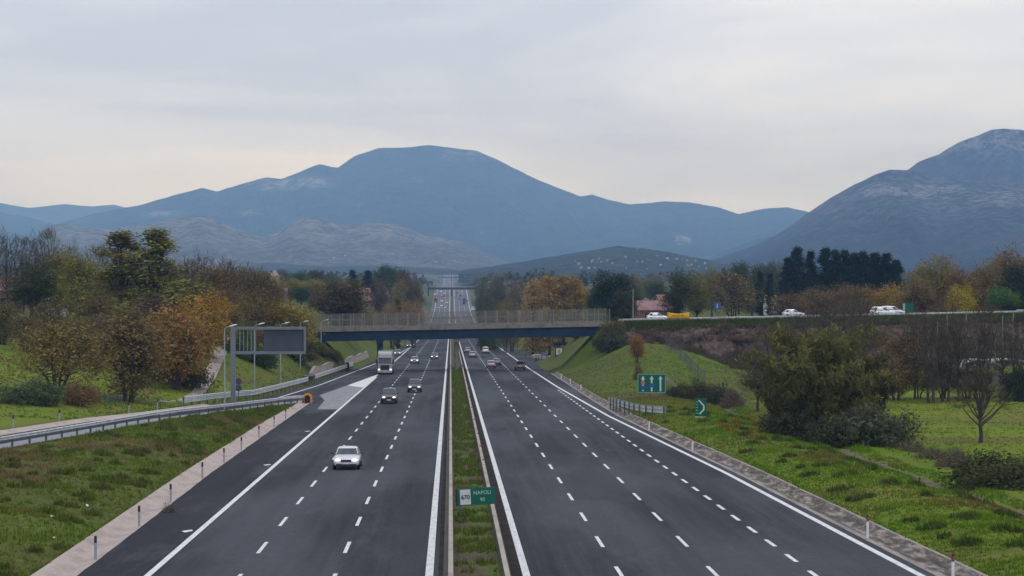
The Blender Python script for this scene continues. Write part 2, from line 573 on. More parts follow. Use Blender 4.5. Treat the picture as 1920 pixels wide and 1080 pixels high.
def obj(name, me, parent=None, loc=None):
    o = bpy.data.objects.new(name, me)
    COL.objects.link(o)
    if parent is not None:
        o.parent = parent
    if loc is not None:
        o.location = loc
    return o


def tag(o, label=None, cat=None, group=None, kind=None):
    if label:
        o['label'] = label
    if cat:
        o['category'] = cat
    if group:
        o['group'] = group
    if kind:
        o['kind'] = kind
    return o


def thing(name, label, cat, loc=(0, 0, 0), rz=0, group=None):
    o = bpy.data.objects.new(name, None)
    o.empty_display_size = 0.3
    COL.objects.link(o)
    o.location = loc
    o.rotation_euler = (0, 0, rz)
    return tag(o, label, cat, group)


KIDS = {}


def dup(root, loc, rz=0, label=None, group=None, scale=None):
    def cp(o, par):
        c = o.copy()
        COL.objects.link(c)
        if par is not None:
            c.parent = par
        for ch in o.children:
            cp(ch, c)
        return c
    r = cp(root, None)
    r.location = loc
    r.rotation_euler = (0, 0, rz)
    if scale is not None:
        r.scale = scale
    if label:
        r['label'] = label
    if group:
        r['group'] = group
    return r


def sheet(name, rows, mats, uvcol=None, smooth=True, mi=0):
    """rows: list of lists of points"""
    b = MB()
    n = len(rows[0])
    vs = [p for r in rows for p in r]
    fs = [(i * n + k, i * n + k + 1, (i + 1) * n + k + 1, (i + 1) * n + k) for i in range(len(rows) - 1) for k in range(n - 1)]
    b.add(vs, fs, mi)
    return b.mesh(name, mats, smooth)


# ------------------------------------------------------------------ ground
def build_ground():
    xs = [-60 + i for i in range(0, 131)]
    a, st = 70, 1.4
    outs = []
    while a < 7000:
        outs.append(a)
        a += st
        st *= 1.11
    outs = [o for o in outs] + [7000]
    xs = sorted(set([-(o - 10) for o in outs] + xs + outs))
    ys = []
    y = 30.0
    while y < 400:
        ys.append(y)
        y += 3.0 if y < 260 else 3.4
    st = 4
    while y < 16900:
        ys.append(y)
        y += st
        st = min(st * 1.035, 260)
    ys.append(16900)
    vs, cov = [], []
    for y in ys:
        for x in xs:
            vs.append((x, y, H(x, y)))
            br, fl, fa = 0.0, 0.0, sm((y - 900) / 700)
            if 340 < y < 384 and x > 38:
                br = sm((y - 352) / 14) * sm((x - 38) / 5)
            if 364 < y < 384.5 and x > 28:
                br = max(br, sm((y - 369) / 5) * sm((x - 28.5) / 3))
            if x > 29 and y < 372:
                fl = sm((x - 31) / 6) * (1 - br)
            if 18 < x <= 33 and y < 232:
                fl = max(fl, 0.75 * sm((232 - y) / 40))
            if 19 < x < 48 and 236 < y < 372:
                fl *= 1 - 0.8 * sm((y - 240) / 20)
            if x < -10 and y < 420:
                gl = GL(y) if y < 256 else XLG(y)
                fl = sm((gl - x) / 6) * 0.9
                if y > 290:
                    fl *= 0.55
                br = 0.0
                if 300 < y < 392:
                    br = 0.75 * sm((y - 330) / 40) * (1 - abs((x - (XLG(y) - 6)) / 6) if abs(x - XLG(y) + 6) < 6 else 0)
            cov.append((br, fl, fa, 1))
    n = len(xs)
    fs = [(i * n + k, i * n + k + 1, (i + 1) * n + k + 1, (i + 1) * n + k) for i in range(len(ys) - 1) for k in range(n - 1)]
    me = bpy.data.meshes.new('ground')
    me.from_pydata(vs, [], fs)
    me.materials.append(M['terrain'])
    me.polygons.foreach_set('use_smooth', [True] * len(fs))
    ca = me.color_attributes.new('cover', 'FLOAT_COLOR', 'POINT')
    ca.data.foreach_set('color', [c for q in cov for c in q])
    me.update()
    tag(obj('ground', me), kind='structure')


def ysteps(a, b):
    out = [a]
    while out[-1] < b:
        y = out[-1]
        st = 4 if y < 300 else 8 if y < 700 else 20
        out.append(min(b, y + st))
    return out


def road_mesh():
    b = MB()

    def strip(xa, xb, ya, yb, dz, mi):
        ys = ysteps(ya, yb)
        vs = []
        for y in ys:
            z = ZR(y) + dz
            vs += [(xa(y) if callable(xa) else xa, y, z), (xb(y) if callable(xb) else xb, y, z)]
        fs = [(2 * i, 2 * i + 1, 2 * i + 3, 2 * i + 2) for i in range(len(ys) - 1)]
        b.add(vs, fs, mi)
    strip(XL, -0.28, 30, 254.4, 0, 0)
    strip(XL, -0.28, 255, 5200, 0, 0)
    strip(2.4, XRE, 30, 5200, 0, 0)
    pz = 0.006
    strip(2.39, 2.86, 30, 1500, 0.003, 3)
    strip(-0.5, -0.27, 30, 1500, 0.003, 3)
    strip(-12.25, -11.97, 30, 352, pz, 1)
    strip(-12.25, -11.97, 440, 5000, pz, 1)
    strip(-1.02, -0.70, 30, 5000, pz, 1)
    strip(2.88, 3.18, 30, 5000, pz, 1)
    strip(lambda y: XRL(y) - 0.16, lambda y: XRL(y) + 0.16, 30, 5000, pz, 1)
    # exit lane: left edge line of the slip road
    ex = interp([(248, -22.2), (312, -19), (446, -15.4), (560, -13.2), (640, -12.4)])
    strip(lambda y: ex(y) - 0.13, lambda y: ex(y) + 0.13, 250, 640, pz, 1)
    for x in (-8.42, -4.63, 6.82, 10.62):
        y = 34.0 + (2 if x > 0 else 0)
        while y < 1300:
            strip(x - 0.085, x + 0.085, y, y + 4.6, pz, 1)
            y += 12
        strip(x - 0.05, x + 0.05, 1300, 4200, pz, 1)
    y = 36.0
    while y < 292:
        strip(14.46, 14.66, y, y + 2.9, pz, 1)
        y += 6
    # gore
    g = [(-12.26, 352), (-12.26, 234), (-13.7, 234), (-15.2, 248), (-16.1, 262), (-15.2, 285), (-14.4, 305)]
    b.add([(x, y, ZR(y) + pz) for x, y in [(-12.26, 234), (-14.5, 234), (-15.1, 258), (-16.7, 274), (-15.6, 296), (-14.9, 311), (-14.0, 307), (-12.26, 302)]], [tuple(range(8))[::-1]], 2)
    b.add([(x, y, ZR(y) + pz) for x, y in [(-12.26, 302.1), (-14.0, 307.1), (-14.9, 311.1), (-13.1, 350), (-12.26, 368)]], [tuple(range(5))[::-1]], 1)
    # short studs of paint beside the left edge line
    for y in (103, 148, 190):
        b.add([(x, yy, ZR(yy) + pz) for x, yy in ((-12.7, y), (-12.4, y + 0.8), (-12.55, y + 1.4), (-12.95, y + 0.7))], [(0, 1, 2, 3)], 1)
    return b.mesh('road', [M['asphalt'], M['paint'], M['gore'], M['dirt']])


def ribbon(name, pts_l, pts_r, mats, dz=0.0):
    b = MB()
    vs = []
    for (l, r) in zip(pts_l, pts_r):
        vs += [(l[0], l[1], l[2] + dz), (r[0], r[1], r[2] + dz)]
    b.add(vs, [(2 * i, 2 * i + 1, 2 * i + 3, 2 * i + 2) for i in range(len(pts_l) - 1)])
    return b.mesh(name, mats)


def gutter(name, xin, xout, ya, yb, sgn, mat, wall=0.0):
    rows = []
    y = ya
    while y <= yb:
        z = ZR(y)
        a, c = xin(y), xout(y)
        w = c - a
        j = 0.03 * noise.noise(Vector((y * 0.7, sgn, 0)))
        rows.append([(a - sgn * 0.02 + j * 2.5, y, z + 0.02), (a + w * 0.22, y, z - 0.02), (a + w * 0.45, y, z - 0.09), (a + w * 0.62, y, z - 0.02), (a + w * 0.95, y, z + 0.2 + j), (a + w * 1.06 + j, y, z + 0.2 + j), (a + w * 1.1, y, z - 0.5)])
        y += 2.0
    me = sheet(name, rows, mat, smooth=False)
    if wall:
        me.materials.append(M['gutterdirt'])
        k = len(rows[0]) - 1
        me.polygons.foreach_set('material_index', [1 if (i % k) in (1, 2, 3) else 0 for i in range(len(me.polygons))])
    tag(obj(name, me), kind='structure')


build_ground()
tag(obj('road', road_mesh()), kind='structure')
gutter('gutter', XL, XLG, 30, 252, -1, M['gutter'])
gutter('gutter', XRE, XRG, 30, 372, 1, M['rgutter'], True)
# slip road with its own edge line and gutter
_ys = [40 + i * 4 for i in range(55)] + [257]
sl = MB()
vl = []
for y in _ys:
    z = GZ(y) if y < 250 else ZR(y)
    vl += [(GL(y) - 0.4, y, z + 0.004), (GX(y) + 0.1, y, z + 0.004)]
sl.add(vl, [(2 * i, 2 * i + 1, 2 * i + 3, 2 * i + 2) for i in range(len(_ys) - 1)], 0)
for off0, off1 in ((0.5, 0.68),):
    vl = []
    for y in _ys:
        z = GZ(y) if y < 250 else ZR(y)
        vl += [(GL(y) + off0, y, z + 0.012), (GL(y) + off1, y, z + 0.012)]
    sl.add(vl, [(2 * i, 2 * i + 1, 2 * i + 3, 2 * i + 2) for i in range(len(_ys) - 1)], 1)
vl = []
for y in _ys:
    z = GZ(y) if y < 250 else ZR(y)
    vl += [(GX(y) - 2.0, y, z + 0.010), (GX(y) + 0.05, y, z + 0.010)]
sl.add(vl, [(2 * i, 2 * i + 1, 2 * i + 3, 2 * i + 2) for i in range(len(_ys) - 1)], 2)
tag(sl.build('slip_road', [M['asphalt'], M['paint'], M['paleasphalt']]), kind='structure')
rows = []
for y in _ys[:-6]:
    z = GZ(y)
    rows.append([(GL(y) - 0.35, y, z + 0.02), (GL(y) - 0.8, y, z + 0.0), (GL(y) - 1.5, y, z + 0.2), (GL(y) - 1.8, y, z + 0.2), (GL(y) - 1.9, y, z - 0.4)])
tag(obj('gutter', sheet('gutter', rows, M['gutter'], smooth=False)), kind='structure')

# central reservation soil between the barriers
rows = []
for y in ysteps(30, 2600):
    z = ZR(y)
    rows.append([(xx, y, z + 0.4 + (0.08 * noise.noise(Vector((xx * 1.3, y * 0.4, 0))) if y < 900 else 0)) for xx in (0.12, 0.5, 0.9, 1.3, 1.7, 1.98)])
tag(obj('median', sheet('median', rows, M['median'])), kind='structure')


def jersey(x0, lab, right):
    prof = [(-0.3, -0.2), (-0.3, 0.08), (-0.13, 0.33), (-0.095, 0.82), (0.095, 0.82), (0.13, 0.33), (0.3, 0.08), (0.3, -0.2)]
    rings = []
    for y in ysteps(30, 2600):
        z = ZR(y)
        rings.append([(x0 + a, y, z + c) for a, c in prof])
    t = thing('median_barrier', lab, 'barrier', (x0, 30, ZR(30)))
    b = MB()
    b.loft(rings)
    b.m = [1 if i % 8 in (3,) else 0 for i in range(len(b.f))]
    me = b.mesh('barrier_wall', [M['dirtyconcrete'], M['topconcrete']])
    for v in me.vertices:
        v.co -= Vector((x0, 30, ZR(30)))
    obj('barrier_wall', me, t)
    if right:
        rb = MB()
        rb.box((0, 0, 0.1), (0.07, 0.05, 0.2), mi=0)
        rb.box((0, 0, 0.24), (0.13, 0.06, 0.1), mi=1)
        rm = rb.mesh('reflector', [M['white'], M['red']])
        for y in [112, 138, 152, 168, 190, 214, 240, 268, 300, 335]:
            obj('reflector', rm, t, (0, y - 30, ZR(y) + 0.82 - ZR(30)))


jersey(0.0, 'pale concrete median barrier beside the lanes of oncoming headlights', False)
jersey(2.1, 'pale concrete median barrier with small red reflectors beside the departing traffic', True)


# ------------------------------------------------------------------ trees
def rdir(r=R):
    while True:
        v = Vector((r.uniform(-1, 1), r.uniform(-1, 1), r.uniform(-1, 1)))
        if 0.05 < v.length < 1:
            return v.normalized()


def leaf_mesh(name, tips, per, size, spread, aspect=0.55, up=0.45, seed=1, droop=0.0):
    """tips: (point, outward direction, strength)"""
    rs = np.random.RandomState(seed)
    P = np.array([t[0] for t in tips], dtype=float)
    O = np.array([t[1] for t in tips], dtype=float)
    P = np.repeat(P, per, 0)
    O = np.repeat(O, per, 0)
    n = len(P)
    tv = np.repeat(rs.rand(len(tips)), per)
    P = P + rs.normal(0, spread, (n, 3)) * np.array([1, 1, 0.8])
    nrm = O * 0.6 + np.array([0, 0, up]) + rs.normal(0, 0.55, (n, 3))
    nrm /= np.linalg.norm(nrm, axis=1, keepdims=True)
    t = np.cross(nrm, rs.normal(0, 1, (n, 3)))
    if droop:
        t = t + np.array([0, 0, -droop])
    t /= np.linalg.norm(t, axis=1, keepdims=True) + 1e-9
    bt = np.cross(nrm, t)
    s = (size * rs.uniform(0.55, 1.35, n))[:, None]
    V = np.empty((n, 4, 3))
    V[:, 0] = P - t * s * 0.5
    V[:, 1] = P + bt * s * aspect * 0.5
    V[:, 2] = P + t * s * 0.5
    V[:, 3] = P - bt * s * aspect * 0.5
    me = bpy.data.meshes.new(name)
    me.vertices.add(n * 4)
    me.vertices.foreach_set('co', V.reshape(-1))
    me.loops.add(n * 4)
    me.loops.foreach_set('vertex_index', np.arange(n * 4))
    me.polygons.add(n)
    me.polygons.foreach_set('loop_start', np.arange(0, n * 4, 4))
    me.polygons.foreach_set('loop_total', np.full(n, 4))
    a = me.attributes.new('v', 'FLOAT', 'FACE')
    a.data.foreach_set('value', np.clip(tv * 0.6 + rs.rand(n) * 0.4, 0, 1))
    me.materials.append(M['leaf'])
    me.update(calc_edges=True)
    return me


def twig_mesh(b, base, direction, ln, w, r):
    d = (direction + rdir(r) * 0.55).normalized()
    s = d.cross(rdir(r)).normalized() * w
    mid = base + d * ln * 0.55 + rdir(r) * ln * 0.06
    b.add([base - s, base + s, mid + s * 0.5, base + d * ln, mid - s * 0.5], [(0, 1, 2, 3, 4)])


PROTO = {}
WK = {'conifer': 1.55, 'spiky': 1.75, 'cypress': 1.5, 'poplar': 1.5, 'bare': 1.3, 'bare_b': 1.3, 'orchard': 1.2, 'bush': 1.15, 'bush_b': 1.2, 'brush': 1.1, 'sparse': 1.15, 'pine': 1.2, 'thicket': 1.5}


def make_tree(kind, seed, h, r, z0=0.25, shape='round', lobes=26, tips=14, per=8, leaf=0.34, spread=0.35, stems=1, trunk=0.16, twigs=0,
              twig_len=0.9, lean=0.0, up=0.45, limb=1.0, aspect=0.55, droop=0.0, twig_w=0.018, bottom=0.0):
    r_ = random.Random(seed)
    tb, wb = MB(), MB()
    tip = []
    L = []
    for i in range(lobes):
        if shape == 'round':
            d = rdir(r_)
            k = r_.uniform(0.35, 1.0) ** 0.6
            lump = 0.72 + 0.42 * noise.noise(d * 1.7 + Vector((seed, 0, 0)))
            c = Vector((d.x * r * 0.72 * k * lump, d.y * r * 0.72 * k * lump, h * (z0 + 1) / 2 + d.z * h * (1 - z0) / 2 * 0.78 * k * (0.85 + 0.3 * lump)))
            q = r * r_.uniform(0.22, 0.42)
        elif shape == 'dome':
            d = rdir(r_)
            d.z = abs(d.z)
            k = r_.uniform(0.45, 1.0)
            c = Vector((d.x * r * 0.8 * k, d.y * r * 0.8 * k, h * (0.12 + d.z * 0.68 * k)))
            q = h * r_.uniform(0.16, 0.3)
        elif shape == 'spire':
            t = (i + r_.random()) / lobes
            rr = r * (1 - t) ** 0.8 * r_.uniform(0.35, 0.95)
            a = r_.uniform(0, 6.283)
            c = Vector((math.cos(a) * rr, math.sin(a) * rr, h * (z0 + (1 - z0) * t * 0.97)))
            q = max(0.25, r * (1 - t) * r_.uniform(0.25, 0.42))
        elif shape == 'column':
            t = (i + r_.random()) / lobes
            wd = math.sin(math.pi * min(1, 0.12 + 0.86 * t)) ** 0.5
            a = r_.uniform(0, 6.283)
            rr = r * 0.6 * wd * r_.random() ** 0.5
            c = Vector((math.cos(a) * rr, math.sin(a) * rr, h * (z0 + (1 - z0) * t * 0.96)))
            q = max(0.2, r * wd * r_.uniform(0.28, 0.5))
        elif shape == 'umbrella':
            a = r_.uniform(0, 6.283)
            rr = r * 0.85 * r_.random() ** 0.5
            c = Vector((math.cos(a) * rr, math.sin(a) * rr, h * (0.8 + 0.12 * math.cos(rr / r * 1.5) + r_.uniform(-0.05, 0.05))))
            q = r * r_.uniform(0.2, 0.32)
        elif shape == 'fan':
            a = r_.uniform(0, 6.283)
            el = r_.uniform(0.35, 1.0)
            rr = r * (1 - el) * 1.15 + r * 0.18 * r_.random()
            c = Vector((math.cos(a) * rr, math.sin(a) * rr, h * (z0 + (1 - z0) * el * r_.uniform(0.5, 0.95))))
            q = r * r_.uniform(0.16, 0.3)
        L.append((c, q))
    top = h * (0.97 if shape in ('spire', 'column') else z0 + (1 - z0) * 0.55)
    bases = []
    for s_ in range(stems):
        a = 6.283 * s_ / stems + r_.random()
        off = Vector((math.cos(a), math.sin(a), 0)) * (r * 0.45 if stems > 1 else 0)
        b0 = Vector((math.cos(a) * 0.25, math.sin(a) * 0.25, 0)) if stems > 1 else Vector((0, 0, 0))
        tp = b0 + off + Vector((r_.uniform(-.3, .3) + lean, r_.uniform(-.3, .3), top))
        pts = []
        for k in range(6):
            t = k / 5
            pts.append(b0.lerp(tp, t) + Vector((r_.uniform(-1, 1), r_.uniform(-1, 1), 0)) * 0.12 * math.sin(t * 3.1) - off * 0.25 * math.sin(t * 3.14))
        pts[0].z = -0.5
        tb.tube(pts, [trunk * (1 - 0.8 * k / 5) * (1.25 if k == 0 else 1) for k in range(6)], 6)
        bases.append(pts)
    for c, q in L:
        pts = bases[r_.randrange(stems)]
        # limb leaves the stem below the lobe
        zt_ = max(h * 0.06, min(c.z * r_.uniform(0.45, 0.75), top * 0.95))
        j = 0
        while j < 4 and pts[j + 1].z < zt_:
            j += 1
        t = (zt_ - pts[j].z) / max(0.01, pts[j + 1].z - pts[j].z)
        st = pts[j].lerp(pts[j + 1], min(1, max(0, t)))
        mid = st.lerp(c, 0.5) + Vector((0, 0, -0.06 * (c - st).length))
        rad = trunk * 0.38 * limb * (1 - 0.55 * zt_ / h)
        tb.tube([st, mid, c], [rad, rad * 0.7, rad * 0.3], 4, cap=False)
        for k in range(tips):
            d = rdir(r_)
            if shape in ('spire',):
                d.z *= 0.5
            p = c + d * q * (r_.uniform(0.25, 1.0) ** 0.5)
            if p.z < bottom * h + 0.05:
                p.z = bottom * h + 0.05 + r_.random() * 0.4
            out = (p - Vector((0, 0, h * (z0 + 1) / 2.4)))
            out = (d * 0.6 + out.normalized() * 0.6).normalized()
            tip.append((p, out, 1))
            if k % 3 == 0 or twigs:
                tb.tube([c, c.lerp(p, 0.55) + rdir(r_) * 0.08, p], [rad * 0.3, rad * 0.2, 0.012], 3, cap=False)
            for w in range(twigs):
                twig_mesh(wb, p, (out + Vector((0, 0, 0.5 if shape != 'dome' else 0.2))), twig_len * r_.uniform(0.5, 1.3), twig_w, r_)
    tm = tb.mesh(kind + '_trunk', M['bark'])
    wm = None
    if twigs and not per:
        wm = wb.mesh(kind + '_crown', M['twig'])
    elif twigs:
        tb.add(wb.v, wb.f, 1)
        tm = tb.mesh(kind + '_trunk', [M['bark'], M['twig']])
    lm = leaf_mesh(kind + '_crown', tip, per, leaf, spread, aspect, up, seed, droop) if per else None
    PROTO[kind] = (tm, lm, wm, h, r)


def tree(kind, x, y, h=None, w=None, tint=(0.06, 0.09, 0.02), label='', cat='tree', name='tree', group=None, sink=0.15, rz=None, small=False, z=None):
    tm, lm, wm, ph, pr = PROTO[kind]
    sh = (h / ph) if h else 1
    sw = (w / (2 * pr)) if w else sh
    t = thing(name, label, cat, (x, y, (H(x, y) if z is None else z) - sink), R.uniform(0, 6.28) if rz is None else rz, group)
    t.scale = (sw, sw, sh)
    k = 2.0 + R.uniform(-0.12, 0.12)
    g = 1 + R.uniform(-0.1, 0.1)
    tint = (tint[0] * k, tint[1] * k * g, tint[2] * k, 1)
    obj('trunk' if cat != 'bush' else 'stem', tm, t)
    cname = 'crown' if cat != 'bush' else 'foliage'
    if lm:
        obj(cname, lm, t).color = tint
    if wm:
        obj(cname, wm, t)
    return t


def make_protos():
    mt = make_tree
    mt('sparse', 21, 9.5, 5.0, 0.08, 'fan', 60, 14, 7, 0.24, 0.42, stems=6, trunk=0.13, twigs=1, twig_len=0.9, limb=1.1)
    mt('brownround', 22, 10, 4.3, 0.06, 'round', 60, 16, 8, 0.26, 0.36, stems=3, trunk=0.18, twigs=1, twig_len=0.7)
    mt('brownround_b', 29, 10, 4.6, 0.08, 'round', 56, 16, 8, 0.26, 0.36, stems=2, trunk=0.18, twigs=1, twig_len=0.7)
    mt('ochre', 23, 9, 4.2, 0.08, 'round', 56, 18, 9, 0.26, 0.34, stems=3, trunk=0.14)
    mt('broad', 24, 14, 5.0, 0.14, 'round', 66, 16, 9, 0.32, 0.42, trunk=0.25)
    mt('broad_b', 25, 14, 5.2, 0.16, 'round', 54, 16, 9, 0.34, 0.45, trunk=0.25)
    mt('spiky', 26, 15, 4.2, 0.12, 'spire', 62, 14, 9, 0.34, 0.4, trunk=0.22, up=0.6)
    mt('bare', 27, 12, 3.4, 0.2, 'round', 40, 10, 0, stems=1, trunk=0.15, twigs=4, twig_len=1.1, limb=1.2, twig_w=0.016)
    mt('bare_b', 28, 12, 2.8, 0.22, 'column', 34, 10, 0, stems=2, trunk=0.13, twigs=4, twig_len=1.2, limb=1.2, twig_w=0.016)
    mt('thicket', 31, 9, 3.4, 0.06, 'round', 50, 12, 4, 0.22, 0.4, stems=4, trunk=0.1, twigs=3, twig_len=0.9)
    mt('conifer', 32, 16, 3.4, 0.08, 'spire', 110, 12, 9, 0.36, 0.32, trunk=0.25, up=0.3, aspect=0.4)
    mt('cypress', 33, 12, 1.2, 0.04, 'column', 46, 12, 9, 0.26, 0.22, trunk=0.16, up=0.3)
    mt('poplar', 34, 14, 2.9, 0.1, 'column', 56, 14, 7, 0.3, 0.36, trunk=0.18)
    mt('oak', 35, 13, 6.0, 0.12, 'round', 74, 16, 10, 0.36, 0.4, trunk=0.3)
    mt('pine', 36, 12, 5.0, 0.6, 'umbrella', 40, 18, 10, 0.32, 0.3, trunk=0.22)
    mt('bush', 37, 2.8, 3.0, 0.05, 'dome', 46, 18, 9, 0.2, 0.2, stems=3, trunk=0.05)
    mt('bush_b', 38, 2.8, 2.8, 0.05, 'dome', 44, 16, 8, 0.2, 0.22, stems=3, trunk=0.05, twigs=1, twig_len=0.5, twig_w=0.01)
    mt('brush', 39, 1.8, 2.2, 0.05, 'dome', 30, 14, 3, 0.16, 0.22, stems=5, trunk=0.03, twigs=4, twig_len=0.5, twig_w=0.01)
    mt('orchard', 40, 6, 2.1, 0.32, 'fan', 26, 10, 0, stems=1, trunk=0.14, twigs=4, twig_len=0.8, limb=1.3, twig_w=0.014)


def make_arching():
    """a tall thicket of arching, feathery canes"""
    r_ = random.Random(77)
    b = MB()
    tip = []
    for i in range(74):
        a = r_.uniform(0, 6.283)
        ln = r_.uniform(5.0, 12.0) if i > 16 else r_.uniform(11.0, 13.5)
        out = r_.uniform(0.12, 0.6) if i > 16 else r_.uniform(0.12, 0.34)
        base = Vector((math.cos(a) * r_.uniform(0, 3.0), math.sin(a) * r_.uniform(0, 2.4), -0.3))
        pts = []
        for k in range(9):
            t = k / 8
            up = ln * (t - 0.36 * t ** 3 * (0.6 + out))
            rad = ln * out * (0.18 * t + 0.5 * t ** 2.2)
            pts.append(base + Vector((math.cos(a) * rad, math.sin(a) * rad, up)))
        b.tube(pts, [0.05 * (1 - k / 9) + 0.008 for k in range(9)], 3, cap=False)
        for k in range(2, 9):
            for q in range(8):
                p = pts[k - 1].lerp(pts[k], r_.random()) + rdir(r_) * (0.16 + 0.03 * k)
                tip.append((p, (Vector((math.cos(a), math.sin(a), 0.5)).normalized() + rdir(r_) * 0.3), 1))
    tm = b.mesh('cane_stems', M['bark'])
    lm = leaf_mesh('cane_leaves', tip, 7, 0.5, 0.2, 0.26, 0.5, 3, droop=0.7)
    PROTO['arching'] = (tm, lm, None, 9.5, 5.5)


make_protos()
make_arching()

OLIVE = (0.10, 0.095, 0.028)
DOLIVE = (0.055, 0.06, 0.022)
BROWN = (0.105, 0.076, 0.036)
RUST = (0.12, 0.076, 0.03)
OCHRE = (0.22, 0.125, 0.022)
YEL = (0.26, 0.19, 0.02)
DGREEN = (0.03, 0.05, 0.018)
MGREEN = (0.06, 0.085, 0.02)
BLACKG = (0.012, 0.024, 0.014)
GREYG = (0.05, 0.062, 0.035)


def tp(kind, px, y, top, wpx, tint, label, cat='tree', name='tree', group=None, base=None):
    """a tree standing on the ground at distance y whose top shows at the given height"""
    x = X(px, y)
    z = H(x, y)
    h = max(1.0, Z(px, top, y) - z)
    w = wpx / SC(x, y)
    return tree(kind, x, y, h * 1.03, w * WK.get(kind, 1.45), tint, label, cat, name, group)


# left, in front
tp('sparse', 105, 222, 574, 225, (0.12, 0.085, 0.028), 'sparse olive tree with many bare stems rising beside the round dark green bush', 'tree', 'deciduous_tree')
tp('brownround', 243, 232, 572, 165, (0.105, 0.078, 0.032), 'dense round brown tree standing on bright grass behind the slip road rail', 'tree', 'deciduous_tree')
tp('ochre', 330, 262, 572, 140, (0.155, 0.092, 0.03), 'rusty orange round tree between the brown tree and the tall sign gantry', 'tree', 'deciduous_tree')
tp('ochre', 388, 300, 548, 110, (0.2, 0.13, 0.026), 'bright ochre tree rising just left of the sign gantry', 'tree', 'deciduous_tree')
tp('bush', 58, 212, 698, 135, (0.048, 0.06, 0.03), 'large dome shaped dark green bush on the grass at the left edge', 'bush', 'bush')
tp('bush_b', 150, 216, 705, 75, (0.1, 0.06, 0.03), 'low brown bush beside the dark green dome bush', 'bush', 'bush')
tp('bush_b', 345, 268, 655, 110, (0.045, 0.05, 0.022), 'dark shadowy undergrowth bush below the rusty orange tree', 'bush', 'bush')
tp('bush', 452, 315, 592, 70, (0.05, 0.085, 0.03), 'fresh green bush behind the top corner of the gantry', 'bush', 'bush')
tp('ochre', 545, 352, 566, 105, (0.14, 0.125, 0.024), 'yellow olive tree at the left end of the concrete overpass', 'tree', 'deciduous_tree')
tp('bush_b', 552, 352, 622, 90, (0.07, 0.075, 0.025), 'ragged olive bush under the left end of the overpass', 'bush', 'bush')
tp('bush_b', 490, 318, 640, 70, (0.03, 0.045, 0.018), 'dark bush on the bank below the gantry panel', 'bush', 'bush')
tp('bush_b', 565, 356, 640, 60, (0.035, 0.05, 0.018), 'small dark bush high on the cutting bank left of the overpass', 'bush', 'bush')
for i, (px, y, top) in enumerate([(-10, 345, 592), (28, 350, 598), (62, 342, 600), (95, 350, 596), (128, 346, 610), (160, 344, 604), (196, 340, 596), (228, 318, 610), (265, 310, 612), (300, 305, 622), (430, 330, 600), (470, 336, 600), (505, 345, 596), (410, 318, 620)]):
    tp('bush_b' if i % 2 else 'bush', px, y, top, 76, ((0.07, 0.06, 0.026), (0.05, 0.055, 0.02), (0.09, 0.065, 0.03))[i % 3], 'ragged olive brown hedge bush under the trees on the left bank', 'bush', 'bush', 'hedge under the left trees')
for i, (px, y, top, w, k) in enumerate([(5, 300, 560, 80, 'brownround'), (48, 290, 585, 80, 'thicket'), (150, 285, 590, 90, 'brownround_b'), (192, 275, 582, 90, 'thicket'), (290, 270, 590, 80, 'brownround'), (178, 300, 548, 90, 'brownround'), (90, 310, 560, 80, 'thicket'), (425, 325, 572, 70, 'ochre'), (452, 330, 560, 70, 'brownround_b'), (500, 350, 575, 70, 'brownround')]):
    tp(k, px, y, top, w, ((0.1, 0.08, 0.034), (0.115, 0.09, 0.034), (0.09, 0.08, 0.03))[i % 3], 'soft olive brown scrub tree filling the gaps of the left bank', 'tree', 'deciduous_tree', 'scrub trees of the left bank')
for (px, y, top, w) in ((588, 380, 634, 44), (606, 381, 644, 40), (572, 376, 640, 40), (628, 382, 652, 30)):
    tp('bush_b', px, y, top, w, (0.06, 0.065, 0.022), 'scrubby olive bush growing against the left end of the overpass', 'bush', 'bush', 'bushes at the left end of the overpass')
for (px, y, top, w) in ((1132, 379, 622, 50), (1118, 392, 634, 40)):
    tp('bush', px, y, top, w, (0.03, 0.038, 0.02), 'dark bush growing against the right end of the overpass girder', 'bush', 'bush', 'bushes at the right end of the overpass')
tp('brush', 315, 113.5, 938, 34, (0.1, 0.07, 0.06), 'small dry brown weed growing out of the left concrete gutter', 'bush', 'bush')
# left, the wood behind
tp('spiky', 228, 330, 436, 130, (0.105, 0.1, 0.03), 'taller left one of two spiky green trees above the brown trees', 'tree', 'green_tree')
tp('spiky', 292, 326, 432, 140, (0.1, 0.1, 0.03), 'spiky green tree with broad top, right one of the tall pair', 'tree', 'green_tree')
tp('broad', 205, 345, 520, 150, (0.05, 0.065, 0.018), 'dark green broad tree under the two spiky tops', 'tree', 'green_tree')
tp('broad_b', 150, 360, 470, 100, (0.11, 0.105, 0.025), 'light olive tree left of the spiky green pair', 'tree', 'deciduous_tree')
tp('broad', 60, 375, 484, 110, (0.04, 0.05, 0.02), 'dark evergreen tree among bare trunks at far left', 'tree', 'green_tree')
tp('broad_b', 110, 385, 462, 80, (0.12, 0.11, 0.03), 'thin yellowish tree among the bare trees at left', 'tree', 'deciduous_tree')
for i, (px, top, w, y) in enumerate([(-12, 442, 70, 372), (12, 430, 70, 384), (40, 446, 60, 392), (68, 436, 70, 380), (92, 432, 60, 396), (130, 452, 60, 402), (185, 462, 60, 398)]):
    tp('bare' if i % 2 else 'bare_b', px, y, top, w, BROWN, 'tall leafless tree in the row at the left edge above the pink house', 'tree', 'bare_tree', 'bare trees above the pink house')
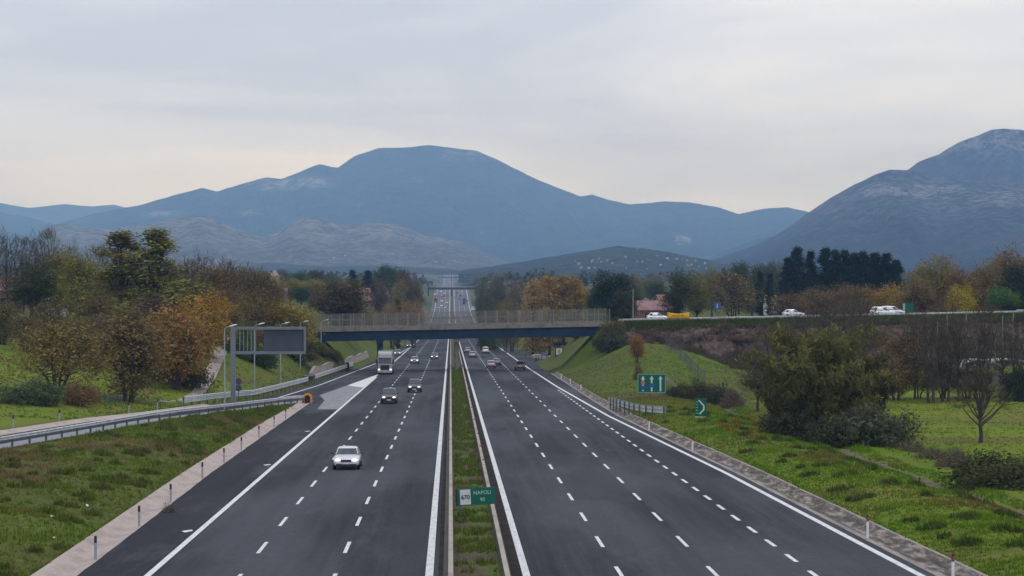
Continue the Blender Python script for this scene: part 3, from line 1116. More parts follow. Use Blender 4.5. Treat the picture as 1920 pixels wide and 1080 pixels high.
for i, (px, top, w, y, k, c) in enumerate([(345, 478, 95, 345, 'thicket', BROWN), (378, 470, 90, 372, 'bare', BROWN), (410, 488, 90, 350, 'thicket', RUST), (432, 480, 80, 380, 'bare', BROWN), (455, 492, 90, 362, 'thicket', BROWN),
                                           (482, 500, 80, 352, 'thicket', (0.12, 0.09, 0.04)), (500, 512, 80, 374, 'brownround', (0.11, 0.075, 0.035)), (420, 535, 90, 340, 'brownround_b', (0.10, 0.07, 0.03)), (470, 545, 90, 344, 'brownround', (0.105, 0.085, 0.03)), (512, 556, 70, 362, 'brownround_b', (0.11, 0.09, 0.03)), (330, 520, 90, 338, 'brownround', (0.09, 0.06, 0.028)), (372, 520, 80, 340, 'brownround_b', (0.08, 0.055, 0.028)), (280, 545, 90, 300, 'thicket', (0.08, 0.06, 0.035))]):
    tp(k, px, y, top, w, c, 'bare brownish tree in the thicket between the spiky green pair and the overpass', 'tree', 'deciduous_tree', 'brown thicket left of the overpass')

# beyond the overpass, left
tp('oak', 640, 470, 522, 112, (0.055, 0.05, 0.022), 'big dark brown green tree standing behind the left half of the overpass', 'tree', 'deciduous_tree')
tp('ochre', 735, 620, 566, 46, (0.12, 0.08, 0.035), 'rusty shrub just above the overpass railing right of the big dark tree', 'tree', 'deciduous_tree')
tp('ochre', 775, 640, 562, 50, (0.15, 0.1, 0.045), 'orange shrub beside the far motorway above the railing', 'tree', 'deciduous_tree')
tp('cypress', 745, 640, 560, 12, BLACKG, 'small dark cypress between rusty shrubs above the railing', 'tree', 'cypress')
tp('ochre', 690, 600, 572, 46, (0.12, 0.1, 0.04), 'pale olive shrub above the railing at the edge of the green slope', 'tree', 'deciduous_tree')
for (px, y, top, w, k, c, lab) in [
        (530, 900, 503, 40, 'broad', DGREEN, 'dark round tree right of the white church tower'), (563, 920, 506, 40, 'broad_b', DGREEN, 'second dark tree right of the white church tower'),
        (592, 860, 503, 36, 'oak', (0.05, 0.045, 0.025), 'brownish dark tree in the skyline left of the small cypress'), (618, 900, 512, 34, 'broad', DGREEN, 'low dark tree between brownish tree and cypress on the skyline'),
        (662, 900, 505, 16, 'cypress', BLACKG, 'narrow cypress on the skyline above the green slope'), (690, 930, 508, 34, 'conifer', BLACKG, 'pair topped dark conifer on the skyline left of the stone pine'),
        (735, 880, 505, 62, 'pine', (0.03, 0.05, 0.02), 'broad flat topped stone pine on the skyline left of the far motorway'), (758, 860, 504, 46, 'oak', (0.06, 0.045, 0.025), 'brown domed tree between stone pine and far motorway'),
        (752, 800, 521, 40, 'broad', (0.1, 0.09, 0.025), 'yellowish tree below the brown domed tree by the far motorway'), (776, 900, 515, 42, 'broad_b', (0.085, 0.07, 0.025), 'olive tree leaning over the left edge of the far motorway'),
        (772, 760, 535, 36, 'oak', (0.04, 0.04, 0.022), 'dark tree at the left shoulder of the far motorway'), (712, 840, 520, 40, 'broad', (0.06, 0.05, 0.03), 'greyish brown tree under the stone pine'),
        (545, 700, 522, 60, 'broad_b', (0.115, 0.105, 0.03), 'pale olive tree above the left end of the railing'), (585, 720, 523, 60, 'ochre', (0.12, 0.1, 0.03), 'pale yellow olive tree left of the big dark tree'),
        (690, 1000, 520, 40, 'broad', (0.07, 0.06, 0.035), 'small greyish tree near pale houses on the skyline'), (520, 640, 535, 60, 'brownround', (0.09, 0.065, 0.03), 'brown tree behind the left end of the overpass railing'),
        (600, 560, 552, 60, 'brownround_b', (0.06, 0.05, 0.025), 'dark brown bushy tree left of the big dark tree, lower')]:
    tp(k, px, y, top, w, c, lab, 'tree', 'cypress' if k == 'cypress' else 'conifer' if k == 'conifer' else 'deciduous_tree')
# beyond the overpass, right
for (px, y, top, w, k, c, lab) in [
        (905, 1000, 513, 34, 'broad', (0.06, 0.06, 0.028), 'dark olive tree at the right edge of the far motorway'), (928, 960, 513, 40, 'oak', (0.075, 0.055, 0.03), 'brownish tree right of the far motorway on the skyline'),
        (935, 900, 520, 44, 'broad_b', (0.06, 0.07, 0.03), 'green tree above the brown ploughed field'), (965, 940, 523, 44, 'broad', (0.08, 0.07, 0.03), 'olive tree above the right end of the ploughed field'),
        (906, 700, 547, 30, 'oak', (0.05, 0.05, 0.025), 'dark shrubby tree by the white van board right of the far motorway'), (915, 600, 557, 46, 'bush', (0.05, 0.06, 0.022), 'dark green shrub above the middle of the railing'),
        (948, 560, 562, 40, 'ochre', (0.1, 0.085, 0.03), 'small brown shrub above the railing left of the orange poplars'), (960, 580, 560, 40, 'brownround', (0.09, 0.08, 0.03), 'small olive shrub left of the orange poplars'),
        (1000, 500, 524, 52, 'poplar', (0.19, 0.12, 0.045), 'leftmost orange brown poplar above the right half of the overpass'), (1030, 496, 517, 52, 'poplar', (0.17, 0.105, 0.04), 'brightest orange poplar in the middle of the poplar row'),
        (1058, 498, 516, 50, 'poplar', (0.15, 0.105, 0.045), 'third orange poplar of the row above the overpass'), (1080, 500, 521, 46, 'poplar', (0.17, 0.11, 0.03), 'rightmost yellowish poplar beside the dark evergreen oak'),
        (1152, 455, 508, 84, 'oak', BLACKG, 'large dark evergreen oak behind the right end of the overpass'), (1122, 470, 530, 56, 'oak', (0.02, 0.035, 0.018), 'lower dark tree left of the large evergreen oak'),
        (1170, 442, 540, 60, 'oak', (0.03, 0.035, 0.02), 'low dark brown tree right of the large evergreen oak'), (1118, 440, 566, 50, 'bush', (0.06, 0.08, 0.025), 'green shrub under the dark oaks at the overpass end'),
        (1272, 470, 505, 70, 'broad_b', (0.04, 0.048, 0.022), 'dark ragged tree behind the yellow banner'), (1306, 480, 508, 60, 'broad', (0.08, 0.075, 0.028), 'olive tree right of the ragged dark tree'),
        (1335, 560, 500, 56, 'broad', (0.09, 0.085, 0.032), 'taller pale olive tree between banner and blue sign'), (1372, 490, 503, 90, 'thicket', (0.15, 0.12, 0.05), 'pale yellowish leafless tree behind the blue road sign'),
        (1425, 500, 508, 14, 'cypress', BLACKG, 'slim dark cypress left of the conifer row'), (1443, 510, 512, 14, 'cypress', BLACKG, 'second slim cypress just left of the conifer row'),
        (1385, 620, 488, 60, 'oak', (0.03, 0.05, 0.03), 'dark domed tree on the skyline left of the conifer row'), (1430, 640, 490, 56, 'oak', (0.035, 0.05, 0.03), 'round dark tree directly left of the conifer row'),
        (1455, 660, 485, 50, 'broad', (0.06, 0.07, 0.05), 'greyish green tree behind the start of the conifer row'), (1410, 520, 540, 60, 'broad_b', (0.08, 0.08, 0.03), 'olive tree below the slim cypresses')]:
    tp(k, px, y, top, w, c, lab, 'tree', 'cypress' if k == 'cypress' else 'poplar' if k == 'poplar' else 'deciduous_tree')
for i, (px, top, w) in enumerate([(1478, 484, 40), (1495, 465, 44), (1520, 472, 36), (1548, 466, 44), (1566, 470, 40), (1584, 470, 40), (1602, 476, 44), (1618, 473, 40), (1640, 475, 48), (1662, 476, 46), (1680, 488, 40)]):
    tp('conifer', px, 560 + (i * 37) % 40, top, w * 1.15, BLACKG, 'tall blackish conifer in the dense dark row on the right skyline', 'conifer', 'conifer', 'conifers in the dark row')
_rb = random.Random(5)
for (px, y, top, w, k, c, lab) in [
        (1475, 460, 545, 70, 'thicket', (0.13, 0.085, 0.04), 'brown leafless tree left end of the rusty row under the conifers'), (1530, 455, 535, 76, 'brownround_b', (0.115, 0.083, 0.036), 'rusty brown round tree below the left conifers'),
        (1580, 450, 530, 76, 'brownround', (0.125, 0.085, 0.035), 'orange rust tree below the middle of the conifer row'), (1628, 455, 533, 74, 'brownround_b', (0.15, 0.1, 0.03), 'tan tree above the two white vans'),
        (1668, 450, 533, 70, 'ochre', (0.18, 0.13, 0.028), 'golden yellow tree right above the white vans'), (1690, 446, 545, 66, 'ochre', (0.16, 0.12, 0.03), 'lower golden tree left of the green road sign'),
        (1722, 430, 520, 90, 'brownround', (0.11, 0.072, 0.03), 'brown tree behind the green road sign'), (1765, 440, 472, 90, 'broad', (0.115, 0.09, 0.03), 'tall tan tree standing right of the conifer row'),
        (1800, 436, 500, 96, 'brownround', (0.12, 0.075, 0.03), 'brown domed tree behind the yellow tree at right'), (1845, 440, 486, 84, 'brownround_b', (0.12, 0.085, 0.036), 'orange brown tall tree at right behind the little green pine'),
        (1895, 445, 462, 110, 'broad_b', (0.115, 0.085, 0.036), 'tall tan tree at the right edge of the picture'), (1910, 425, 488, 84, 'oak', (0.022, 0.03, 0.018), 'dark evergreen tree at the right edge above the embankment'),
        (1806, 415, 532, 62, 'ochre', (0.2, 0.155, 0.02), 'bright yellow tree above the right part of the embankment'), (1884, 410, 545, 56, 'pine', (0.045, 0.085, 0.025), 'small bright green umbrella pine at right'),
        (1845, 410, 560, 70, 'bush', (0.06, 0.06, 0.028), 'dark olive shrub between the yellow tree and umbrella pine'), (1770, 414, 556, 70, 'bush_b', (0.1, 0.07, 0.03), 'brown shrub just right of the green road sign'),
        (1735, 500, 490, 60, 'broad', (0.08, 0.07, 0.035), 'grey brown tree between conifers and tall tan tree'), (1870, 520, 478, 60, 'broad', (0.11, 0.083, 0.036), 'amber tree behind the orange brown tall tree'),
        (1505, 480, 552, 60, 'broad_b', (0.1, 0.085, 0.03), 'olive tree low in the rusty row'), (1605, 440, 556, 60, 'thicket', (0.14, 0.09, 0.04), 'twiggy brown tree left of the white vans'),
        (1940, 430, 500, 90, 'oak', (0.03, 0.04, 0.02), 'dark tree cut by the right edge of the picture')]:
    tp(k, px, y, top, w, c, lab, 'tree', 'pine' if k == 'pine' else 'deciduous_tree')
# mid distance filler wood, trees one can still tell apart
for i in range(130):
    y = _rb.uniform(650, 1500)
    side = _rb.random()
    px = _rb.uniform(470, 800) if side < 0.42 else _rb.uniform(885, 1250) if side < 0.75 else _rb.uniform(1180, 1960) if side < 0.92 else _rb.uniform(-40, 470)
    x = X(px, y)
    if XLG(y) - 24 < x < XRG(y) + 22:
        continue
    if 640 < px < 735 and y < 850:
        continue
    k = _rb.choice(['broad', 'broad_b', 'oak', 'brownround', 'brownround_b'])
    c = _rb.choice([DGREEN, MGREEN, (0.07, 0.07, 0.035), BROWN, (0.11, 0.095, 0.04), (0.06, 0.07, 0.03), (0.1, 0.08, 0.035)])
    hh = _rb.uniform(6, 11)
    tree(k, x, y, hh, hh * _rb.uniform(1.1, 1.6), c, 'distant tree in the mixed autumn wood beyond the overpass', 'tree', 'deciduous_tree', 'distant wood beyond the overpass')

# right side, near
tree('arching', X(1545, 178), 178, 9.8, 12.0, (0.078, 0.08, 0.028), 'tall dark olive thicket of arching feathery canes right of the road', 'thicket', 'cane_thicket')
tree('arching', X(1500, 188), 188, 6.4, 10.5, (0.04, 0.041, 0.02), 'lower dark cane clump behind the left side of the tall arching thicket', 'thicket', 'cane_thicket')
tree('arching', X(1590, 183), 183, 7.4, 10.0, (0.045, 0.044, 0.02), 'darker cane clump at the right side behind the tall arching thicket', 'thicket', 'cane_thicket')
tp('bush', 1640, 166, 742, 185, (0.045, 0.056, 0.03), 'grey green rounded bush in front of the arching canes', 'bush', 'bush')
tp('bush', 1480, 176, 748, 130, (0.028, 0.036, 0.018), 'dark low bush at the left foot of the arching canes', 'bush', 'bush')
tp('bush', 1560, 168, 770, 130, (0.03, 0.036, 0.018), 'dark bush in the middle at the foot of the arching canes', 'bush', 'bush')
tp('bush', 1872, 128, 832, 230, (0.04, 0.048, 0.02), 'dense dark green bush near the right edge beside the path', 'bush', 'bush')
tp('bush_b', 1935, 132, 845, 130, (0.045, 0.05, 0.022), 'dark bush cut by the right edge of the picture beside the path', 'bush', 'bush')
for i, (px, y, top, w) in enumerate([(1712, 160, 822, 60), (1745, 152, 832, 70), (1778, 146, 836, 70), (1800, 142, 834, 60)]):
    tp('brush', px, y, top, w, (0.09, 0.07, 0.06), 'low purplish grey leafless brush between the grey green and the dark green bush', 'bush', 'bush', 'grey brush along the path')
tp('bare', 1448, 205, 600, 130, BROWN, 'thin leafless tree leaning left of the arching canes', 'tree', 'bare_tree')
tp('bare', 1420, 225, 640, 100, BROWN, 'small leafless tree left of the leaning leafless tree', 'tree', 'bare_tree')
tp('orchard', 1838, 176, 690, 110, BROWN, 'single small leafless tree standing alone in the green field', 'tree', 'bare_tree')
for i, (px, top, y) in enumerate([(1500, 575, 300), (1545, 560, 310), (1580, 552, 300), (1600, 548, 325), (1625, 560, 305), (1560, 580, 280), (1475, 600, 290)]):
    tp('bare_b' if i % 2 else 'bare', px, y, top, 84, BROWN, 'slender leafless tree in front of the brown embankment behind the arching canes', 'tree', 'bare_tree', 'leafless trees in front of the embankment')
tp('brownround_b', 1680, 258, 616, 96, (0.095, 0.065, 0.022), 'dark rust brown tree at the left end of the tree row behind the field', 'tree', 'deciduous_tree')
tp('thicket', 1655, 240, 650, 90, (0.12, 0.09, 0.06), 'pale twiggy tree behind the grey green bush at the field edge', 'tree', 'deciduous_tree')
_rc = random.Random(9)
for i, px in enumerate([1716, 1742, 1768, 1796, 1822, 1850, 1880, 1908]):
    tp('bare_b' if i % 3 else 'bare', px + _rc.uniform(-6, 6), 258 + _rc.uniform(-6, 14), 588 + _rc.uniform(-14, 22), 84, DOLIVE, 'dark leafless tree in the row along the far side of the field', 'tree', 'bare_tree', 'leafless row behind the field')
for i, px in enumerate([1722, 1768, 1812, 1905]):
    tp('thicket', px, 262, 676 + _rc.uniform(-14, 24), 74, (0.045, 0.05, 0.024), 'ivy dark scrub tree under the leafless row behind the field', 'tree', 'deciduous_tree', 'scrub under the leafless row')
tp('bush', 1905, 255, 678, 66, (0.02, 0.028, 0.014), 'blackish evergreen bush in the row behind the field near the right edge', 'bush', 'bush')
# banks around the overpass, right
tp('bush', 1152, 368, 616, 76, (0.035, 0.045, 0.024), 'dark round bush in front of the right end of the overpass', 'bush', 'bush')
tp('bush_b', 1150, 376, 586, 60, (0.06, 0.055, 0.025), 'brown green bush covering the right end of the railing', 'bush', 'bush')
tp('ochre', 1194, 330, 624, 30, (0.14, 0.08, 0.025), 'small orange leaved tree on the grassy bank below the embankment', 'tree', 'deciduous_tree')
tp('brush', 1196, 300, 676, 20, BROWN, 'tiny brown scrub on the bank above the lane arrow sign', 'bush', 'bush')
for i, (px, y, top, w) in enumerate([(1285, 256, 712, 70), (1320, 252, 706, 80), (1355, 246, 716, 70), (1268, 262, 722, 50)]):
    tp('bush_b', px, y, top, w, (0.038, 0.042, 0.022), 'low dark hedge bush behind the lane arrow sign and the lane merging sign', 'bush', 'bush', 'hedge bushes behind the green signs')
tp('brush', 1375, 236, 726, 60, (0.09, 0.07, 0.06), 'greyish leafless brush at the right end of the dark hedge', 'bush', 'bush')
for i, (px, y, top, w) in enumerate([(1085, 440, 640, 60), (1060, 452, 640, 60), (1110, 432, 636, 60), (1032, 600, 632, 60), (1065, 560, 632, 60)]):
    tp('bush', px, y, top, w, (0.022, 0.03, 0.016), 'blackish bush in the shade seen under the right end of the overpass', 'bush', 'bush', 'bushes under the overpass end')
for i in range(34):
    px = 1215 + i * 22 + _rc.uniform(-10, 10)
    y = 372 + _rc.uniform(-6, 6)
    x = X(px, y)
    tree('brush', x, y, _rc.uniform(1.6, 3.2), _rc.uniform(3.2, 5.5), (0.085, 0.058, 0.048), 'purplish brown bramble brush on the face of the crossing road embankment', 'bush', 'bush', 'brambles on the embankment', z=H(x, y))
for i in range(16):
    px = 1330 + i * 24 + _rc.uniform(-10, 10)
    y = 350 + _rc.uniform(-10, 8)
    x = X(px, y)
    tree('brush', x, y, _rc.uniform(1.6, 3.0), _rc.uniform(3.2, 6), (0.07, 0.05, 0.035), 'dark bramble brush at the foot of the crossing road embankment', 'bush', 'bush', 'brambles at the embankment foot', z=H(x, y))
for i in range(40):
    px = 1205 + i * 18.5 + _rc.uniform(-12, 12)
    y = _rc.choice([381, 377, 372, 366, 360])
    x = X(px, y)
    if x < 33:
        continue
    tree(_rc.choice(['bush_b', 'brush', 'bush']), x, y, _rc.uniform(1.2, 2.8), _rc.uniform(2.5, 6), _rc.choice([(0.05, 0.04, 0.025), (0.075, 0.055, 0.04), (0.045, 0.05, 0.018), (0.03, 0.025, 0.02), (0.09, 0.065, 0.045)]), 'shaggy low bush scattered over the brown face of the crossing road embankment', 'bush', 'bush', 'bushes on the embankment face', z=H(x, y))
tp('bush_b', 1390, 352, 645, 50, (0.02, 0.02, 0.016), 'blackish bush low on the brown embankment', 'bush', 'bush')


def far_wood():
    r_ = random.Random(31)
    tip = []
    for i in range(420):
        y = r_.uniform(1500, 4200)
        x = X(r_.uniform(-60, 1980), y)
        if XLG(y) - 14 < x < XRG(y) + 14:
            continue
        hgt = r_.uniform(7, 14)
        wd = hgt * r_.uniform(0.5, 1.2)
        z0 = H0(x, y)
        for k in range(26):
            d = rdir(r_)
            d.z = abs(d.z)
            tip.append((Vector((x + d.x * wd, y + d.y * wd, z0 + hgt * (0.1 + 0.85 * d.z * r_.uniform(0.6, 1)))), d, 1))
    o = obj('distant_wood', leaf_mesh('distant_wood', tip, 2, 4.2, 0.6, 0.7, 0.5, 9))
    o.color = (0.07, 0.075, 0.035, 1)
    tag(o, kind='stuff')


far_wood()

# ------------------------------------------------------------------ grass and weeds
def grass(name, spots, hmin, hmax, blades, pal, seed, wid=0.035, group=None):
    r_ = random.Random(seed)
    vs, cols = [], []
    for (x, y, k, z) in spots:
        hs = r_.uniform(hmin, hmax) * k
        c0 = pal(x, y, r_)
        for b in range(blades):
            a = r_.uniform(0, 6.283)
            d = r_.uniform(0.0, 0.22) * k
            bx, by = x + math.cos(a) * d, y + math.sin(a) * d
            ln = hs * r_.uniform(0.6, 1.2)
            le = r_.uniform(0.1, 0.6) * ln
            a2 = a + r_.uniform(-0.8, 0.8)
            w = wid * r_.uniform(0.7, 1.5)
            px_, py_ = -math.sin(a2) * w, math.cos(a2) * w
            vs += [(bx - px_, by - py_, z - 0.03), (bx + px_, by + py_, z - 0.03), (bx + math.cos(a2) * le, by + math.sin(a2) * le, z + ln)]
            q = r_.uniform(0.88, 1.6)
            cols += [c0[0] * q, c0[1] * q, c0[2] * q, 1] * 3
    n = len(vs) // 3
    me = bpy.data.meshes.new(name)
    me.vertices.add(n * 3)
    me.vertices.foreach_set('co', np.array(vs, dtype=float).reshape(-1))
    me.loops.add(n * 3)
    me.loops.foreach_set('vertex_index', np.arange(n * 3))
    me.polygons.add(n)
    me.polygons.foreach_set('loop_start', np.arange(0, n * 3, 3))
    me.polygons.foreach_set('loop_total', np.full(n, 3))
    ca = me.color_attributes.new('tint', 'FLOAT_COLOR', 'POINT')
    ca.data.foreach_set('color', cols)
    me.materials.append(M['blade'])
    me.update(calc_edges=True)
    return tag(obj(name, me), kind='stuff')


def pal_left(x, y, r_):
    n = 0.0 + noise.fractal(Vector((x * 0.09, y * 0.055, 1)), 1, 2, 3) + r_.uniform(-0.25, 0.25)
    if n > 0.18:
        return (0.17, 0.115, 0.055)
    if n > 0.05:
        return (0.13, 0.125, 0.035)
    return (0.085, 0.13, 0.014) if r_.random() < 0.6 else (0.135, 0.17, 0.026)


def pal_right(x, y, r_):
    n = noise.fractal(Vector((x * 0.1, y * 0.05, 4)), 1, 2, 3) + r_.uniform(-0.25, 0.25)
    if y > 240 and n > -0.05:
        return (0.15, 0.115, 0.045) if r_.random() < 0.6 else (0.16, 0.16, 0.035)
    if y > 185 and n > 0.0:
        return (0.18, 0.17, 0.03)
    if n > 0.42:
        return (0.13, 0.11, 0.03)
    return (0.085, 0.155, 0.012) if r_.random() < 0.5 else (0.125, 0.195, 0.018)


_rg = random.Random(3)
sp = []
for i in range(26000):
    y = 80 + 175 * _rg.random() ** 1.3
    a, b = XLG(y) - 0.1, max(GX(y) + 0.4, -45)
    if a - b < 0.5:
        continue
    x = _rg.uniform(b, a)
    if X(-30, y) > x:
        continue
    sp.append((x, y, _rg.uniform(0.6, 1.1) * (1.5 if noise.noise(Vector((x * 0.25, y * 0.15, 8))) > 0.2 else 0.8), H(x, y)))
grass('grass', sp, 0.1, 0.24, 5, pal_left, 1)
sp = []
for i in range(26000):
    y = 80 + 170 * _rg.random() ** 1.2
    x = _rg.uniform(XRG(y) + 0.1, 31.5)
    if abs(x - 29.7) < 0.5:
        continue
    sp.append((x, y, _rg.uniform(0.6, 1.1) * (1.6 if noise.noise(Vector((x * 0.3, y * 0.12, 5))) > 0.25 else 0.8), H(x, y)))
grass('grass', sp, 0.08, 0.2, 5, pal_right, 2)
sp = []
for i in range(11000):
    y = 190 + 170 * _rg.random()
    if _rg.random() < 0.5:
        gl = GL(y) - 1.9 if y < 256 else XLG(y) - 0.3
        x = gl - 32 * _rg.random() ** 1.3
    else:
        x = XRG(y) + 26 * _rg.random()
    sp.append((x, y, _rg.uniform(0.8, 1.4), H(x, y)))
grass('grass', sp, 0.08, 0.2, 5, lambda x, y, r_: pal_right(x, y, r_) if x > 0 else ((0.085, 0.145, 0.01) if r_.random() < 0.8 else (0.13, 0.15, 0.025)), 4, wid=0.05)
sp = []
for i in range(7000):
    x = 31 + 95 * _rg.random()
    y = 383.4 - 2.2 * _rg.random() ** 2
    sp.append((x, y, _rg.uniform(0.7, 1.6), H(x, y)))
for i in range(9000):
    x = 33 + 95 * _rg.random()
    y = 383 - 26 * _rg.random()
    if noise.noise(Vector((x * 0.16, y * 0.2, 7))) > 0.05:
        sp.append((x, y, _rg.uniform(1.0, 2.2), H(x, y)))
grass('grass', sp, 0.25, 0.5, 5, lambda x, y, r_: (0.085, 0.105, 0.025) if y > 381.5 else r_.choice([(0.1, 0.075, 0.045), (0.14, 0.1, 0.06), (0.075, 0.075, 0.025), (0.05, 0.035, 0.03)]), 9, wid=0.09)
sp = []
for i in range(12000):
    y = 110 + 150 * _rg.random()
    x = 32.5 + 40 * _rg.random()
    if X(1960, y) < x:
        continue
    sp.append((x, y, _rg.uniform(0.6, 1.3), H(x, y)))
grass('grass', sp, 0.06, 0.16, 5, lambda x, y, r_: (0.16, 0.13, 0.04) if noise.noise(Vector((x * 0.08, y * 0.25, 3))) > 0.2 else (0.095, 0.16, 0.012) if r_.random() < 0.6 else (0.14, 0.19, 0.018), 7)
sp = []
for i in range(9000):
    y = 80 + 300 * _rg.random() ** 1.5
    if noise.fractal(Vector((0, y * 0.21, 2)), 1, 2, 3) + 0.3 * _rg.random() < 0.2 - (y - 80) * 0.003 and y < 200:
        continue
    x = _rg.uniform(0.25, 1.85)
    if noise.noise(Vector((x * 1.6, y * 0.35, 6))) < -0.15:
        continue
    sp.append((x, y, _rg.uniform(0.5, 1.2), ZR(y) + 0.4))
grass('grass', sp, 0.12, 0.32, 5, lambda x, y, r_: (0.085, 0.125, 0.02) if r_.random() < 0.75 else (0.15, 0.14, 0.04), 6)
# weed clumps on the banks
weed_l, weed_r = [], []
wb = random.Random(8)
for i in range(260):
    y = 84 + 150 * wb.random() ** 1.2
    a, b = XLG(y) - 0.6, max(GX(y) + 1.0, -42)
    if a - b > 1:
        x = wb.uniform(b, a)
        weed_l.append((x, y, H(x, y)))
for i in range(85):
    y = 84 + 140 * wb.random() ** 1.2
    x = wb.uniform(XRG(y) + 0.8, 28.5)
    weed_r.append((x, y, H(x, y)))


def weeds(name, spots, seed, cols, hmax):
    r_ = random.Random(seed)
    sp2 = []
    for (x, y, z) in spots:
        rr = r_.uniform(0.25, 0.8)
        for k in range(int(46 * rr) + 10):
            a = r_.uniform(0, 6.283)
            d = rr * r_.random() ** 0.6
            xx, yy = x + math.cos(a) * d, y + math.sin(a) * d * 1.3
            sp2.append((xx, yy, r_.uniform(0.7, 1.2) * (1 - 0.5 * d / rr), H(xx, yy)))
    return grass(name, sp2, 0.3, hmax, 4, cols, seed, wid=0.05)


weeds('weeds', weed_l, 12, lambda x, y, r_: r_.choice([(0.06, 0.1, 0.014), (0.085, 0.13, 0.018), (0.11, 0.085, 0.035)]), 0.55)
weeds('weeds', weed_r, 13, lambda x, y, r_: r_.choice([(0.05, 0.085, 0.016), (0.07, 0.11, 0.02), (0.085, 0.07, 0.03)]), 0.5)
weeds('weeds', [(X(1390 + wb.uniform(-40, 60), yy), yy, 0) for yy in [wb.uniform(168, 192) for _ in range(16)]], 14, lambda x, y, r_: r_.choice([(0.24, 0.18, 0.02), (0.2, 0.16, 0.03)]), 0.6)


# ------------------------------------------------------------------ bridges
def soff(x):                                           # underside of the main girder
    return -2.45 + 0.019 * (x + 25)


def main_bridge():
    xa, xb = -26.0, 28.6
    t = thing('overpass_bridge', 'concrete road overpass with dark blue steel girder and tall grey netting railing crossing the motorway', 'bridge', (0, CROSSY, 0))
    y0, y1 = -5.2, 5.2

    def bar(b, xa, xb, z0, z1, ya, yb, mi=0):
        n = 12
        rings = []
        for i in range(n + 1):
            x = xa + (xb - xa) * i / n
            s = soff(x)
            rings.append([(x, ya, s + z0), (x, yb, s + z0), (x, yb, s + z1), (x, ya, s + z1)])
        b.loft(rings, mi)
    d = MB()
    bar(d, xa, xb, 1.82, 2.12, y0, y1)
    d.build('deck', M['deck'], t)
    for ya, nm in ((y0 - 0.18, 'front'), (y1 - 0.1, 'back')):
        d = MB()
        bar(d, xa, xb, 1.72, 2.5, ya, ya + 0.28)
        d.build('kerb_beam', M['deck'], t)
    for ya in (-4.7, 3.9):
        d = MB()
        n = 12
        bar(d, xa + .3, xb - .3, 0.0, 0.06, ya - 0.15, ya + 0.45)
        bar(d, xa + .3, xb - .3, 0.06, 1.76, ya, ya + 0.3)
        bar(d, xa + .3, xb - .3, 1.76, 1.815, ya - 0.12, ya + 0.42)
        for i in range(1, 14):
            x = xa + (xb - xa) * i / 14
            d.box((x, ya - 0.06, soff(x) + 0.9), (0.06, 0.118, 1.66))
        d.build('girder', M['blue'], t)
    for px_, name in ((-12.8, 'pier'), (1.05, 'pier')):
        zb = ZR(CROSSY)
        p = MB()
        for yy in (-3.6, 0, 3.6):
            p.cyl((px_, yy, zb - 0.5), (px_, yy, soff(px_) - 0.55), 0.42, 14)
        p.box((px_, 0, soff(px_) - 0.28), (1.0, 9.4, 0.54))
        p.build(name, M['deck'] if px_ > 0 else M['blue'], t)
    for xx, s in ((xa - 1.2, 1), (xb + 1.2, -1)):
        p = MB()
        p.box((xx, 0, soff(xx) - 2.4), (2.4, 10.6, 8.4))
        p.build('abutment', M['deck'], t)
    # railings with netting
    for ya in (y0 - 0.05, y1 + 0.05):
        r = MB()
        bar(r, xa, xb, 3.1, 3.17, ya - 0.03, ya + 0.03)
        bar(r, xa, xb, 3.62, 3.74, ya - 0.04, ya + 0.04)
        bar(r, xa, xb, 4.66, 4.72, ya - 0.03, ya + 0.03)
        x = xa + 0.05
        while x < xb:
            s = soff(x)
            r.box((x, ya, s + 3.58), (0.026, 0.02, 2.1))
            x += 0.13
        for k in range(9):
            bar(r, xa, xb, 2.62 + k * 0.24, 2.635 + k * 0.24, ya - 0.006, ya + 0.006)
        ro = r.build('railing', M['lightnet'], t)
        pm = MB()
        pm.box((0, 0, 1.15), (0.1, 0.1, 2.34))
        pm = pm.mesh('post', M['railpost'])
        n = 27
        for i in range(n + 1):
            x = xa + 0.1 + (xb - xa - 0.2) * i / n
            obj('post', pm, ro, (x, ya, soff(x) + 2.42))


M['lightnet'] = simple('grey_netting', (0.17, 0.165, 0.145), 0.7, 0.1, 0.3, 0.25, 0.4)
M['railpost'] = simple('railing_post_paint', (0.26, 0.26, 0.245), 0.6, 0.1, 0.3, 0.2, 1)
main_bridge()


def far_bridge(y, half, clear, lab):
    zb = ZR(y) + clear
    t = thing('road_bridge', lab, 'bridge', (0, y, 0))
    d = MB()
    d.box((1, 0, zb + 0.9), (2 * half, 9, 1.8))
    d.build('deck', M['darkdeck'], t)
    r = MB()
    for yy in (-4.4, 4.4):
        r.box((1, yy, zb + 2.6), (2 * half, 0.12, 0.16))
        for i in range(30):
            r.box((1 - half + (i + .5) * half / 15, yy, zb + 2.15), (0.12, 0.1, 0.7))
    r.build('railing', M['lightsteel'], t)
    for xx in (-half * 0.93, 1.05, half * 0.93 + 2):
        p = MB()
        p.box((xx, 0, zb - clear / 2 - 0.4), (1.2, 7.5, clear + 0.78))
        p.build('pier', M['darkdeck'], t)


M['darkdeck'] = simple('dark_bridge_steel', (0.03, 0.04, 0.05), 0.7, 0.1, 0.3, 0.3, 0.5)
far_bridge(1870, 21, 5.8, 'far dark flat bridge crossing the motorway beyond the near overpass')
far_bridge(4100, 24, 6.0, 'tiny hazy bridge at the farthest visible stretch of motorway')

# crossing road on its embankment
for (xa, xb) in ((-260, -26.2), (28.8, 330)):
    L_, R_ = [], []
    x = xa
    while x <= xb + 0.01:
        L_.append((x, CROSSY - 4.2, ZX(x) + 0.0))
        R_.append((x, CROSSY + 4.2, ZX(x) + 0.0))
        x += (xb - xa) / 60
    tag(obj('crossing_road', ribbon('crossing_road', R_, L_, M['asphalt'])), kind='structure')


